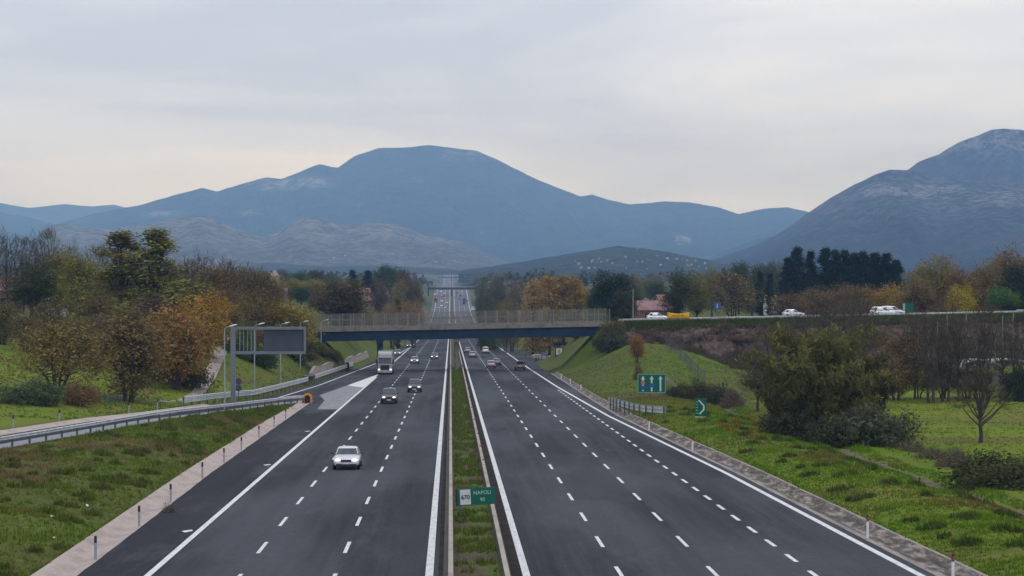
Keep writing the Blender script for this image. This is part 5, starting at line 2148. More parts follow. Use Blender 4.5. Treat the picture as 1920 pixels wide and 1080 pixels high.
y = 640
x = X(515, y)
t = thing('church_tower', 'small white church tower on the left skyline', 'church tower', (x, y, H(x, y)))
hh = Z(515, 517, y) - H(x, y)
b = MB()
b.box((0, 0, hh / 2 - 1), (2.6, 2.6, hh + 2))
b.box((1.3, 0, hh * 0.3), (5, 4, hh * 0.62))
b.build('wall', M['cream'], t)
b = MB()
b.box((0, 0, hh + 0.9), (2.7, 2.7, 1.8), taper=0.1)
b.build('spire', M['cream'], t)
b = MB()
b.box((0, -1.32, hh * 0.8), (0.9, 0.1, 1.6))
b.build('belfry_opening', M['dark'], t)
for (px, y, w_, lab, wl, rf) in ((1200, 500, 8, 'pale walled house with pinkish roof right of the utility pole', 'cream', 'roofpink'), (1228, 490, 9, 'low house with wide pinkish roof left of the ragged dark tree', 'pinkwall', 'roofpink'),
                                (985, 760, 9, 'white gabled house at the left edge of the orange poplars', 'white', 'roof'), (990, 820, 8, 'small white house above the ploughed field', 'cream', 'roof'),
                                (693, 880, 6, 'small pale house on the left skyline under the stone pine', 'cream', 'roof'), (651, 930, 7, 'reddish roofed house beside the small skyline cypress', 'pinkwall', 'roof'),
                                (676, 900, 7, 'pinkish house left of the small pale skyline house', 'pinkwall', 'roofpink'), (1165, 700, 8, 'pale house glimpsed behind the evergreen oak', 'cream', 'roof'), (1463, 600, 8, 'white house glimpsed left of the conifer row', 'white', 'roof'), (1258, 620, 8, 'cream house above the low pinkish roof', 'cream', 'roof')):
    x = X(px, y)
    gz = H(x, y)
    house('house', lab, x, y, w_, 6, 3.0 if y < 520 else 4.0, 1.5, M[wl], M[rf], 0.2, z=gz)

# ploughed field right of the far motorway
pl, pr = [], []
fl = [(930, 640), (990, 640)]
b = MB()
q = []
for j in range(9):
    y = 950 + j * 50
    q.append([(X(925 + j * 1.5, y), y, 0), (X(960, y), y, 0), (X(1010, y), y, 0)])
for r in q:
    for i, p in enumerate(r):
        r[i] = (p[0], p[1], H(p[0], p[1]) + 0.35)
tag(obj('ploughed_field', sheet('ploughed_field', q, M['pathsoil2'] if 'pathsoil2' in M else M['bark'])), kind='structure')



# ------------------------------------------------------------------ vehicles
def sgnpow(v, e):
    return math.copysign(abs(v) ** e, v)


def make_car(kind, L=4.4, W=1.76, HT=1.45, hood=0.86, belt=0.95, cowl=-0.95, roof0=-0.25, roof1=1.0, rear=1.75, deck=0.98, nose=0.62, lift=0.0, wheel=0.31, lights=True):
    """front of the car towards -y, wheels on z = 0. returns the root, made once per kind"""
    t = thing('car', kind, 'car')
    hw = W / 2
    yf, yr = -L / 2, L / 2
    # lower body: stations (y, half width, bottom, top)
    st = [(yf, 0.70, .34 + lift, nose - .04), (yf + .07, 0.84, .26 + lift, nose + .05), (yf + .25, 0.93, .22 + lift, nose + .12), (yf + .6, 0.985, .2 + lift, hood - .05), ((yf + .6 + cowl) / 2, 1.0, .2 + lift, hood), (cowl, 1.0, .2 + lift, belt),
          (0.0, 1.0, .2 + lift, belt + .02), (roof1, 1.0, .2 + lift, belt + .03), (rear, 0.985, .22 + lift, deck), (yr - .22, 0.95, .26 + lift, deck - .02), (yr - .06, 0.88, .3 + lift, deck - .08), (yr, 0.76, .36 + lift, deck - .2)]
    st.sort(key=lambda q: q[0])
    n = 20
    rings = []
    for (y, w, zb, zt) in st:
        r = []
        for k in range(n):
            a = 2 * math.pi * k / n
            r.append((sgnpow(math.cos(a), .38) * hw * w, y, (zb + zt) / 2 + sgnpow(math.sin(a), .55) * (zt - zb) / 2))
        rings.append(r)
    b = MB()
    b.loft(rings)

    # greenhouse
    def ring(tt, o=0.0):
        yF, yB = cowl + (roof0 - cowl) * tt, rear + (roof1 - rear) * tt
        zz = belt - .04 + (HT - .06 - belt + .04) * tt
        w = hw * (0.955 - 0.22 * tt)
        return (yF + yB) / 2, (yB - yF) / 2 + o, w + o, zz

    def pt(a, tt, o=0.0):
        yc, hl, w, zz = ring(tt, o)
        return (sgnpow(math.cos(a), .3) * w, yc + sgnpow(math.sin(a), .3) * hl, zz)
    m = 28
    rr = [[pt(2 * math.pi * k / m, tt) for k in range(m)] for tt in (0, .35, .7, .92)]
    yc, hl, w, zz = ring(1.0)
    rr.append([(sgnpow(math.cos(a), .35) * w * .97, yc + sgnpow(math.sin(a), .35) * hl * .98, zz) for a in [2 * math.pi * k / m for k in range(m)]])
    rr.append([(sgnpow(math.cos(a), .5) * w * .8, yc + sgnpow(math.sin(a), .5) * hl * .85, HT - .015) for a in [2 * math.pi * k / m for k in range(m)]])
    rr.append([(sgnpow(math.cos(a), .6) * w * .4, yc + sgnpow(math.sin(a), .6) * hl * .45, HT) for a in [2 * math.pi * k / m for k in range(m)]])
    b.loft(rr)
    b.build('body', M['carpaint'], t, smooth=True)

    def pane(name, a0, a1, t0, t1, na=6, nt_=4):
        p = MB()
        vs = []
        for i in range(nt_ + 1):
            for k in range(na + 1):
                vs.append(pt(math.radians(a0 + (a1 - a0) * k / na), t0 + (t1 - t0) * i / nt_, .014))
        fs = [(i * (na + 1) + k, i * (na + 1) + k + 1, (i + 1) * (na + 1) + k + 1, (i + 1) * (na + 1) + k) for i in range(nt_) for k in range(na)]
        p.add(vs, fs)
        return p.build(name, M['glass'], t, smooth=True)
    pane('windscreen', -90 - 36, -90 + 36, .1, .9)
    pane('rear_window', 90 - 34, 90 + 34, .22, .88)
    for c in (0, 180):
        pane('side_window', c - 37, c - 3, .16, .86)
        pane('side_window', c + 3, c + 36, .16, .86)
    for sx in (-1, 1):
        p = MB()
        p.loft([[(sx * (hw * .63 + .19 * math.cos(a) * wd), y, nose + .03 + .085 * math.sin(a) * wd) for a in [q * math.pi / 6 for q in range(12)]] for y, wd in ((yf + .22, 1.0), (yf + .06, 1.0), (yf - .005, .72))])
        p.build('headlight', M['headlamp'] if lights else M['headoff'], t, smooth=True)
        p = MB()
        p.loft([[(sx * (hw * .74 + .15 * math.cos(a) * wd), y, deck - .16 + .12 * math.sin(a) * wd) for a in [q * math.pi / 6 for q in range(12)]] for y, wd in ((yr - .2, 1.0), (yr - .045, 1.0), (yr + .005, .8))])
        p.build('tail_light', M['tail'], t, smooth=True)
        p = MB()
        p.loft([[(sx * (hw + .1 + .1 * math.cos(a) * wd), y, belt + .08 + .075 * math.sin(a) * wd) for a in [q * math.pi / 5 for q in range(10)]] for y, wd in ((cowl + .12, .6), (cowl + .2, 1), (cowl + .3, .9))])
        p.build('mirror', M['dark'], t, smooth=True)
    p = MB()
    p.box((0, yf - .005, nose - .02), (hw * .78, .06, .15))
    p.build('grille', M['dark'], t)
    p = MB()
    p.box((0, yf + .06, .31 + lift), (hw * 1.5, .16, .17))
    p.build('bumper', M['dark'], t)
    p = MB()
    p.box((0, yr - .03, .38 + lift), (hw * 1.45, .12, .2))
    p.build('bumper', M['dark'], t)
    p = MB()
    p.box((0, yf - .03, .44 + lift), (.5, .03, .11))
    p.build('number_plate', M['plate'], t)
    p = MB()
    p.box((0, yr + .01, .62 + lift), (.5, .03, .11))
    p.build('number_plate', M['plate'], t)
    for sx in (-1, 1):
        for yy in (yf + .82, yr - .82):
            p = MB()
            x0 = sx * (hw - .2)
            p.loft([[(x, yy + r * math.sin(a), wheel + r * math.cos(a)) for a in [q * math.pi / 9 for q in range(18)]] for x, r in ((x0, wheel * .9), (x0 + sx * .03, wheel), (x0 + sx * .18, wheel), (x0 + sx * .215, wheel * .92))])
            wo_ = p.build('wheel', M['black'], t)
            p = MB()
            p.loft([[(x, yy + r * math.sin(a), wheel + r * math.cos(a)) for a in [q * math.pi / 9 for q in range(18)]] for x, r in ((x0 + sx * .2, wheel * .64), (x0 + sx * .222, wheel * .62), (x0 + sx * .21, wheel * .1))])
            p.build('rim', M['rim'], wo_)
    return t


def paint(root, c):
    for ch in root.children:
        if ch.name.split('.')[0] in ('body', 'cab', 'trailer'):
            ch.color = (c[0], c[1], c[2], 1)
    return root


def road_at(py, lo=60, hi=1400):
    """distance of the motorway surface seen at picture height py"""
    for _ in range(60):
        m = (lo + hi) / 2
        if ZC - (py - 505) * m / F < ZR(m):
            hi = m
        else:
            lo = m
    return lo


CARS = {
    'saloon': dict(L=4.5, W=1.78, HT=1.43),
    'hatchback': dict(L=4.0, W=1.72, HT=1.48, hood=.92, belt=.97, cowl=-.95, roof0=-.2, roof1=1.35, rear=1.85, deck=1.0, nose=.66),
    'people_carrier': dict(L=4.5, W=1.82, HT=1.72, hood=1.0, belt=1.06, cowl=-1.2, roof0=-.35, roof1=1.75, rear=2.1, deck=1.08, nose=.7),
    'off_roader': dict(L=4.4, W=1.82, HT=1.74, hood=1.06, belt=1.1, cowl=-.9, roof0=-.3, roof1=1.65, rear=2.05, deck=1.12, nose=.78, lift=.12, wheel=.36),
    'estate': dict(L=4.5, W=1.76, HT=1.5, hood=.88, belt=.96, cowl=-1.0, roof0=-.25, roof1=1.55, rear=2.05, deck=1.0),
    'van': dict(L=5.0, W=1.95, HT=2.0, hood=1.12, belt=1.15, cowl=-1.7, roof0=-1.0, roof1=2.2, rear=2.38, deck=1.2, nose=.78),
}
_cache = {}


def car(kind, x, y, z, rz, col, label, lights=True):
    k = (kind, lights)
    if k not in _cache:
        t = make_car(label, lights=lights, **CARS[kind])
        _cache[k] = t
        t.location = (x, y, z)
        t.rotation_euler = (0, 0, rz)
    else:
        t = dup(_cache[k], (x, y, z), rz, label)
    t['label'] = label
    return paint(t, col)


def on_road(kind, px, py, col, label, toward, lights=None, dx=0):
    y = road_at(py)
    L = CARS[kind]['L']
    x = X(px, y)
    yc = y + L / 2
    t = car(kind, x + dx, yc, ZR(yc) + .01, 0 if toward else math.pi, col, label, lights if lights is not None else toward)
    t.rotation_euler = (math.atan((ZR(yc + 2) - ZR(yc - 2)) / 4) * (1 if toward else -1), 0, 0 if toward else math.pi)
    return t


SILVER, DARK, BLUEG, WHITE, GREY = (0.7, 0.7, 0.73), (0.012, 0.013, 0.016), (0.02, 0.03, 0.06), (0.75, 0.75, 0.76), (0.16, 0.165, 0.175)
on_road('saloon', 648.5, 881, SILVER, 'silver saloon car with lit headlights, nearest car coming towards us', True)
on_road('people_carrier', 729, 757, DARK, 'black hatchback with lit headlights in the middle lane ahead of the dark people carrier', True)
on_road('people_carrier', 777, 736, (0.02, 0.022, 0.026), 'dark grey people carrier with lit headlights in the fast lane', True)
on_road('hatchback', 777, 682, (0.26, 0.3, 0.33), 'grey hatchback coming from under the overpass in the middle lane', True)
on_road('saloon', 814.5, 674, (0.05, 0.05, 0.09), 'dark saloon with bright headlights in the fast lane under the overpass', True)
on_road('hatchback', 745, 667, (0.1, 0.12, 0.14), 'small dark car half hidden behind the white truck', True)
on_road('hatchback', 767, 652, (0.02, 0.06, 0.18), 'dark blue car with lit headlights far behind the truck', True)
on_road('estate', 886, 671, (0.42, 0.42, 0.43), 'silver estate car driving away in the fast lane past the overpass', False)
on_road('hatchback', 877, 662, (0.3, 0.3, 0.31), 'grey hatchback just ahead of the silver estate car', False)
on_road('people_carrier', 910.5, 663, WHITE, 'white car with red tail lights driving away in the middle lane', False)
on_road('hatchback', 898, 650, DARK, 'black car driving away beyond the white car', False)
on_road('hatchback', 921, 691, (0.5, 0.5, 0.51), 'silver hatchback with black tailgate overlapping the car ahead at right of the median', False)
on_road('saloon', 931.5, 686, (0.13, 0.14, 0.15), 'grey saloon partly hidden by the silver hatchback behind it', False)
on_road('off_roader', 975.5, 695, (0.24, 0.23, 0.21), 'greyish off roader driving away in the slow lane at the overpass shadow', False)
on_road('van', 914, 644, (0.35, 0.03, 0.03), 'red tail lit van driving away right under the overpass girder', False)


def truck(px, py):
    y = road_at(py)
    x = X(px, y)
    t = thing('truck', 'white articulated truck with lit headlights coming from under the overpass', 'truck', (x, y, ZR(y)))
    b = MB()
    ring = lambda yy, w, z0, z1: [(sx * w, yy, zz) for sx, zz in ((-.9, z0), (.9, z0), (1, z0 + .15), (1, z1 - .2), (.92, z1), (-.92, z1), (-1, z1 - .2), (-1, z0 + .15))]
    b.loft([ring(0, 1.15, .4, 1.9), ring(.06, 1.24, .32, 2.9), ring(.35, 1.25, .32, 3.05), ring(2.2, 1.25, .5, 3.1)])
    c = b.build('cab', M['carpaint'], t)
    b = MB()
    b.loft([ring(.45, 1.1, 3.06, 3.1), ring(.55, 1.15, 3.06, 3.55), ring(1.1, 1.2, 3.06, 3.85), ring(2.15, 1.22, 3.06, 3.95)])
    b.build('roof_deflector', M['carpaint'], t).color = (0.4, 0.41, 0.42, 1)
    b = MB()
    b.add([(-1.1, -.03, 1.85), (1.1, -.03, 1.85), (1.06, .03, 2.75), (-1.06, .03, 2.75)], [(0, 1, 2, 3)])
    b.add([(-1.14, .04, 1.8), (1.14, .04, 1.8), (1.1, .12, 2.8), (-1.1, .12, 2.8)], [(0, 1, 2, 3)])
    b.build('windscreen', M['glass'], t)
    b = MB()
    b.box((0, -.1, 2.84), (2.2, .28, .1))
    b.build('sun_visor', M['dark'], t)
    b = MB()
    b.box((0, -.05, 1.2), (1.5, .1, .8))
    b.build('grille', M['dark'], t)
    b = MB()
    b.box((0, -.06, .52), (2.4, .16, .42))
    b.build('bumper', M['lightsteel'], t)
    b = MB()
    b.box((0, -.15, .55), (.52, .03, .12))
    b.build('number_plate', M['plate'], t)
    for sx in (-1, 1):
        b = MB()
        b.loft([[(sx * .98 + .2 * math.cos(a) * k, yy, .82 + .14 * math.sin(a) * k) for a in [q * math.pi / 6 for q in range(12)]] for yy, k in ((.1, 1), (-.06, 1), (-.12, .8))])
        b.build('headlight', M['headlamp'], t)
        b = MB()
        b.box((sx * 1.42, .1, 2.2), (.24, .14, .75))
        b.box((sx * 1.3, .15, 2.5), (.2, .05, .05))
        b.build('mirror', M['dark'], t)
        b = MB()
        b.add([(sx * 1.265, .5, 1.9), (sx * 1.265, 1.3, 1.9), (sx * 1.262, 1.25, 2.65), (sx * 1.262, .55, 2.65)], [(0, 1, 2, 3)])
        b.build('side_window', M['glass'], t)
        for yy in (1.2, 4.6, 9.6, 10.9, 12.2):
            b = MB()
            x0 = sx * 0.92
            b.loft([[(xx, yy + r * math.sin(a), .5 + r * math.cos(a)) for a in [q * math.pi / 9 for q in range(18)]] for xx, r in ((x0, .46), (x0 + sx * .04, .5), (x0 + sx * .26, .5), (x0 + sx * .3, .44))])
            wo_ = b.build('wheel', M['black'], t)
            b = MB()
            b.loft([[(xx, yy + r * math.sin(a), .5 + r * math.cos(a)) for a in [q * math.pi / 9 for q in range(18)]] for xx, r in ((x0 + sx * .27, .28), (x0 + sx * .31, .26), (x0 + sx * .29, .05))])
            b.build('rim', M['rim'], wo_)
    b = MB()
    b.box((0, 5.2, .85), (.9, 9, .25))
    b.build('chassis', M['dark'], t)
    b = MB()
    b.loft([ring(2.6, 1.26, 1.15, 3.9), ring(2.65, 1.275, 1.12, 3.95), ring(13.1, 1.275, 1.12, 3.95)])
    b.build('trailer', M['carpaint'], t)
    paint(t, (0.36, 0.37, 0.38))
    t.rotation_euler = (math.atan((ZR(y + 6) - ZR(y)) / 6), 0, 0)


truck(721.5, 702)


# traffic on the crossing road
def on_cross(kind, px, col, label, rz, dy=-2.0, lights=False):
    y = CROSSY + dy
    x = X(px, y)
    car(kind, x, y, ZX(x) + .01, rz, col, label, lights)


on_cross('hatchback', 1233, (0.8, 0.8, 0.82), 'white hatchback on the crossing road left of the yellow banner', math.pi / 2)
on_cross('hatchback', 1488, WHITE, 'white car half hidden by leafless trees on the crossing road', math.pi / 2, 2.2)
on_cross('people_carrier', 1655, (0.8, 0.8, 0.82), 'left one of two overlapping white people carriers on the crossing road at right', math.pi / 2)
on_cross('people_carrier', 1673, (0.72, 0.73, 0.76), 'right one of two overlapping white people carriers, nearer the green road sign', math.pi / 2, 2.0)

# far traffic beyond the overpass, too small to show parts
def join_small(kind, toward, colour_mat):
    src = _cache[(kind, toward)]
    b = MB()
    mats = []
    for o in [c for c in src.children] + [g for c in src.children for g in c.children]:
        me = o.data
        mt = colour_mat if o.name.startswith('body') else me.materials[0]
        if o.name.split('.')[0] in ('mirror', 'rim', 'number_plate', 'grille'):
            continue
        if mt not in mats:
            mats.append(mt)
        b.add([v.co[:] for v in me.vertices], [tuple(p.vertices) for p in me.polygons], mats.index(mt))
    return b.mesh('far_car', mats)


_far = {}


def far_car(kind, px, py, toward, col, label, group=None, dx=0.0):
    y = road_at(py, 1650, 2150) if py > 535 else 4000
    lo, hi = 1640.0, 2130.0
    for _ in range(50):
        m = (lo + hi) / 2
        if ZC - (py - 505) * m / F > ZR(m):
            lo = m
        else:
            hi = m
    y = lo
    k = (kind, toward)
    if k not in _far:
        _far[k] = join_small(kind, toward, M['carpaint'])
    x = X(px, y)
    o = obj('car', _far[k], None, (x, y, ZR(y)))
    o.rotation_euler = (0, 0, 0 if toward else math.pi)
    o.color = (col[0], col[1], col[2], 1)
    tag(o, label, 'car', group)


G1, G2 = 'oncoming cars on the far motorway', 'departing cars on the far motorway'
for (kind, px, py, c) in (('hatchback', 828, 575, WHITE), ('saloon', 835, 578, (.5, .5, .5)), ('people_carrier', 829, 566, (.6, .6, .62)), ('saloon', 828, 555, WHITE), ('hatchback', 833, 551, SILVER), ('saloon', 821, 549, GREY), ('people_carrier', 827, 548, WHITE),
                          ('hatchback', 820, 556, DARK), ('saloon', 834, 560, GREY), ('people_carrier', 822, 578, GREY), ('hatchback', 838, 569, SILVER), ('saloon', 815, 553, SILVER)):
    far_car(kind, px, py, True, c, 'tiny oncoming car with headlights on the far motorway above the overpass railing', G1)
for (kind, px, py, c) in (('hatchback', 861, 562, (.2, .03, .05)), ('saloon', 857, 550, DARK), ('people_carrier', 870, 571, DARK), ('saloon', 863, 555, GREY), ('hatchback', 852, 557, SILVER), ('saloon', 876, 565, GREY), ('hatchback', 866, 548, SILVER)):
    far_car(kind, px, py, False, c, 'tiny departing car on the far motorway above the overpass railing', G2)


def far_truck(px, py, toward, col, label):
    lo, hi = 1640.0, 2130.0
    for _ in range(50):
        m = (lo + hi) / 2
        if ZC - (py - 505) * m / F > ZR(m):
            lo = m
        else:
            hi = m
    y = lo
    b = MB()
    b.box((0, 1.2, 1.9), (2.4, 2.2, 2.8), mi=0)
    b.box((0, .08, 2.3), (2.2, .06, .9), mi=1)
    b.box((0, 7.2, 2.5), (2.5, 9, 2.9), mi=0)
    for yy in (1.2, 5, 9, 10.4):
        for sx in (-1, 1):
            b.cyl((sx * .9, yy, .5), (sx * 1.2, yy, .5), .5, 10, mi=2)
    b.box((0, 6, .9), (1, 11, .3), mi=2)
    o = b.build('truck', [M['carpaint'], M['glass'], M['black']], None, loc=(X(px, y), y, ZR(y)))
    o.rotation_euler = (0, 0, 0 if toward else math.pi)
    o.color = (col[0], col[1], col[2], 1)
    tag(o, label, 'truck')


far_truck(817, 567, True, (0.45, 0.04, 0.07), 'tiny red truck coming down the far motorway')
far_truck(870.5, 568, False, (0.02, 0.1, 0.3), 'tiny blue truck driving away up the far motorway')
# white board beside the far motorway
y = 1500
x = X(888, y)
t = thing('signboard', 'small white board on the verge right of the far motorway', 'signboard', (x, y, H(x, y)))
b = MB()
zz = Z(888, 578, y) - H(x, y)
b.box((0, 0, zz), (3.2, .2, 2.4))
b.build('board', M['white'], t)
for sx in (-1, 1):
    b = MB()
    b.cyl((sx, .1, -1), (sx, .1, zz), .1, 6)
    b.build('post', M['post'], t)

# ------------------------------------------------------------------ sports ground behind the field
y = 296
pm = MB()
pm.cyl((0, 0, -.3), (0, 0, 1.0), .055, 6)
i = 0
for px, top in ((1705, 612), (1722, 600), (1741, 616), (1758, 596), (1776, 590), (1790, 606), (1812, 588), (1832, 612), (1850, 600), (1866, 620), (1880, 592), (1900, 586), (1912, 604)):
    yy = y + (i % 3) * 9
    x = X(px, yy)
    z = H(x, yy)
    h = Z(px, top, yy) - z
    t = thing('net_pole', 'thin pale pole of the ball net behind the leafless row', 'pole', (x, yy, z), 0, 'ball net poles')
    b = MB()
    b.tube([(0, 0, -.3), (0, 0, h * .6), (0, 0, h)], [.1, .09, .07], 6)
    b.build('pole', M['palepole'], t)
    i += 1
for (px, w_, lab) in ((1886, 8, 'white arched shelter among the leafless row at the right edge'), (1832, 6, 'smaller white shelter left of the arched shelter behind the leafless row')):
    yy = 292
    x = X(px, yy)
    z = H(x, yy)
    t = thing('shelter', lab, 'shelter', (x, yy, z))
    b = MB()
    n = 10
    rr = [[(-w_ / 2 * math.cos(math.pi * k / n), ya, 2.2 + 1.5 * math.sin(math.pi * k / n)) for k in range(n + 1)] for ya in (-2.5, 2.5)]
    vs = rr[0] + rr[1] + [(p[0] * .96, p[1], p[2] - .08) for p in rr[0] + rr[1]]
    m = n + 1
    b.add(vs, [(k, k + 1, m + k + 1, m + k) for k in range(n)] + [(2 * m + k, 3 * m + k, 3 * m + k + 1, 2 * m + k + 1) for k in range(n)] + [(k, 2 * m + k, 2 * m + k + 1, k + 1) for k in range(n)] + [(m + k, m + k + 1, 3 * m + k + 1, 3 * m + k) for k in range(n)])
    b.build('roof', M['shelter'], t)
    for sx in (-1, 1):
        for ya in (-2.3, 2.3):
            b = MB()
            b.cyl((sx * w_ / 2 * .98, ya, -.2), (sx * w_ / 2 * .98, ya, 2.25), .07, 6)
            b.build('post', M['white'], t)
    b = MB()
    b.box((0, 2.3, .9), (w_ * .9, .08, 1.6))
    b.build('side_panel', M['shelter'], t)


# ------------------------------------------------------------------ mountains, air, sky
def ridge(name, prof, D, front, back, mat, base_z=6, amp=0.12, seed=0, rockf=None, nu=260, nv=44, foot_pow=1.25):
    f = interp(prof)
    p0, p1 = prof[0][0], prof[-1][0]
    vs, rock = [], []
    cl = []
    for i in range(nu + 1):
        px = p0 + (p1 - p0) * i / nu
        az = math.atan((px - 960) / F) + YAW
        for j in range(nv + 1):
            v = j / (nv - 8)
            d = D - front + front * v if v <= 1 else D + back * (v - 1) / (8 / (nv - 8))
            py = f(px) + 1.1 * noise.fractal(Vector((px * 0.03, seed, 0)), 1, 2, 4)
            crest = ZC + (505 - py) / F * D - base_z
            if v <= 1:
                s = v ** foot_pow
            else:
                s = max(0, 1 - 0.9 * (v - 1) / (8 / (nv - 8)))
            # spurs and gullies running down from the crest
            g = noise.fractal(Vector((px * 0.012 + 0.8 * noise.noise(Vector((px * 0.004, v * 2, seed))), v * 1.6, seed * 1.7)), 0.9, 2.1, 6)
            m = math.sin(math.pi * min(1, v)) if v <= 1 else 0
            z = base_z + max(0, crest) * (s + amp * g * m) - (12 if j == 0 else 0)
            x, y = math.sin(az) * d / math.cos(az - YAW), 0
            y = d
            x = d * math.tan(az)
            vs.append((x, y, z))
            rock.append(rockf(px, py + (1 - s) * 0, v, (z - ZC)) if rockf else 0.0)
    n = nv + 1
    fs = [(i * n + k, (i + 1) * n + k, (i + 1) * n + k + 1, i * n + k + 1) for i in range(nu) for k in range(nv)]
    me = bpy.data.meshes.new(name)
    me.from_pydata(vs, [], fs)
    me.materials.append(mat)
    me.polygons.foreach_set('use_smooth', [True] * len(fs))
    a = me.attributes.new('rock', 'FLOAT', 'POINT')
    a.data.foreach_set('value', rock)
    me.update()
    return tag(obj(name, me), kind='structure')


def bump1(v, a, b, s):
    return sm((v - a) / s) * sm((b - v) / s)


mtn_far = m_mountain('mountain_wood_far', scale=0.6)
mtn = m_mountain('mountain_wood', scale=0.8, wood=(0.03, 0.04, 0.03), lo=0.46, hi=0.58)
mtn_r = m_mountain('mountain_limestone', scale=1.6, wood=(0.04, 0.042, 0.034), stone=(0.27, 0.26, 0.245), lo=0.47, hi=0.56, rust=0.6)
hill_m = m_mountain('hill_limestone', scale=1.8, wood=(0.085, 0.085, 0.062), stone=(0.3, 0.29, 0.26), lo=0.44, hi=0.64, bd=40)
hill_g = m_mountain('hill_wood', scale=5, wood=(0.085, 0.105, 0.06), stone=(0.22, 0.19, 0.13), lo=0.52, hi=0.64)
ridge('mountain', [(-260, 372), (-100, 384), (0, 381), (55, 391), (120, 383), (175, 388), (213, 384), (260, 396), (420, 440)], 15600, 3500, 800, mtn_far, seed=3, nu=120, nv=30)
ridge('mountain', [(-260, 392), (-120, 398), (0, 397), (60, 410), (95, 420), (180, 436), (260, 450)], 12600, 2500, 700, mtn_far, seed=13, nu=90, nv=30)
ridge('mountain', [(60, 470), (90, 425), (140, 410), (200, 396), (260, 386), (320, 368), (380, 353), (408, 360), (450, 346), (500, 333), (528, 336), (600, 308), (634, 315), (665, 293), (710, 278), (760, 277), (806, 272), (850, 278), (895, 283), (930, 298), (965, 316), (1010, 338),
                   (1088, 368), (1110, 365), (1140, 374), (1180, 383), (1250, 377), (1310, 381), (1352, 390), (1385, 401), (1430, 391), (1475, 388), (1512, 396), (1600, 420), (1750, 440)], 11800, 3600, 900, mtn, seed=5, amp=0.1,
      rockf=lambda px, py, v, z: 1.0 * bump1(px, 425, 640, 60) * bump1(z, 405, 505, 30) + 0.9 * bump1(px, 250, 350, 40) * bump1(z, 260, 310, 20) + 0.55 * bump1(px, 800, 960, 60) * bump1(z, 560, 680, 40) + 0.7 * bump1(px, 430, 500, 30) * bump1(z, 255, 300, 18) + 1.6 * bump1(px, 1263, 1300, 10) * bump1(z, 105, 160, 18), nu=380, nv=60)
ridge('hills', [(20, 500), (60, 448), (95, 423), (130, 420), (160, 428), (200, 431), (250, 424), (310, 415), (345, 408), (380, 404), (410, 414), (445, 430), (490, 446), (520, 436), (545, 420), (572, 407), (610, 414), (650, 424), (690, 418), (735, 420), (765, 430), (800, 444), (850, 448), (890, 464), (930, 482), (980, 500)], 7400, 1900, 700, hill_m, seed=8, amp=0.16,
      rockf=lambda px, py, v, z: 0.35 + 0.65 * sm((z - 40) / 90), nu=300, nv=50)
ridge('mountain', [(1250, 502), (1340, 486), (1420, 458), (1470, 432), (1520, 395), (1560, 369), (1600, 346), (1640, 327), (1668, 317), (1700, 318), (1750, 330), (1830, 338), (1950, 344), (2100, 352), (2250, 380)], 6600, 2200, 700, mtn_r, seed=11, amp=0.12,
      rockf=lambda px, py, v, z: 1.5 * bump1(px, 1590, 1830, 60) * bump1(z, 195 + 0.0 * px, 262, 26) + 1.3 * bump1(px, 1800, 1960, 60) * bump1(z, 165, 240, 26) + 0.42 * sm((z - 50) / 150), nu=280, nv=50)
ridge('mountain', [(1560, 450), (1640, 380), (1700, 319), (1722, 302), (1760, 288), (1795, 266), (1830, 254), (1858, 241), (1885, 240), (1925, 242), (1990, 262), (2060, 250), (2200, 320)], 7600, 900, 500, mtn_r, seed=17, amp=0.1,
      rockf=lambda px, py, v, z: 0.9 * sm((z - 370) / 80), nu=160, nv=40)
ridge('mountain', [(1300, 500), (1360, 470), (1420, 448), (1470, 440), (1530, 470)], 8600, 1200, 600, mtn, seed=19, nu=60, nv=30)
ridge('hills', [(860, 508), (930, 498), (1000, 487), (1060, 477), (1110, 469), (1160, 461), (1190, 464), (1240, 470), (1290, 480), (1345, 491), (1420, 500), (1500, 507)], 4300, 1100, 600, hill_g, base_z=3, seed=21, amp=0.12,
      rockf=lambda px, py, v, z: 0.55, nu=160, nv=44)
ridge('hills', [(420, 508), (500, 492), (600, 499), (700, 497), (780, 501), (860, 505)], 5600, 900, 500, hill_g, base_z=4, seed=23, nu=80, nv=26, rockf=lambda px, py, v, z: 0.4)

hz = MB()
hz.box((0, 8250, 340), (15000, 17500, 800))
haze = hz.build('haze', [])
hm = bpy.data.materials.new('haze_air')
hm.use_nodes = True
nt = hm.node_tree
nt.nodes.clear()
o_ = nt.nodes.new('ShaderNodeOutputMaterial')
pv = nt.nodes.new('ShaderNodeVolumePrincipled')
pv.inputs['Color'].default_value = (0.29, 0.53, 1.0, 1)
pv.inputs['Density'].default_value = 1.0e-4
pv.inputs['Absorption Color'].default_value = (1, 1, 1, 1)
pv.inputs['Anisotropy'].default_value = 0.0
nt.links.new(pv.outputs[0], o_.inputs['Volume'])
haze.data.materials.append(hm)
tag(haze, kind='stuff')

w = bpy.data.worlds.new('World')
sc.world = w
w.use_nodes = True
nt = w.node_tree
nt.nodes.clear()
wo = nt.nodes.new('ShaderNodeOutputWorld')
SUN_EL, SUN_AZ = math.radians(68), math.radians(150)
sky = nt.nodes.new('ShaderNodeTexSky')
sky.sky_type = 'NISHITA'
sky.sun_disc = False
sky.sun_elevation = SUN_EL
sky.sun_rotation = SUN_AZ
sky.air_density = 1.0
sky.dust_density = 2.0
b1 = nt.nodes.new('ShaderNodeBackground')
b1.inputs[1].default_value = 0.1
nt.links.new(sky.outputs[0], b1.inputs[0])
tc = nt.nodes.new('ShaderNodeTexCoord')
dirv = tc.outputs['Generated']
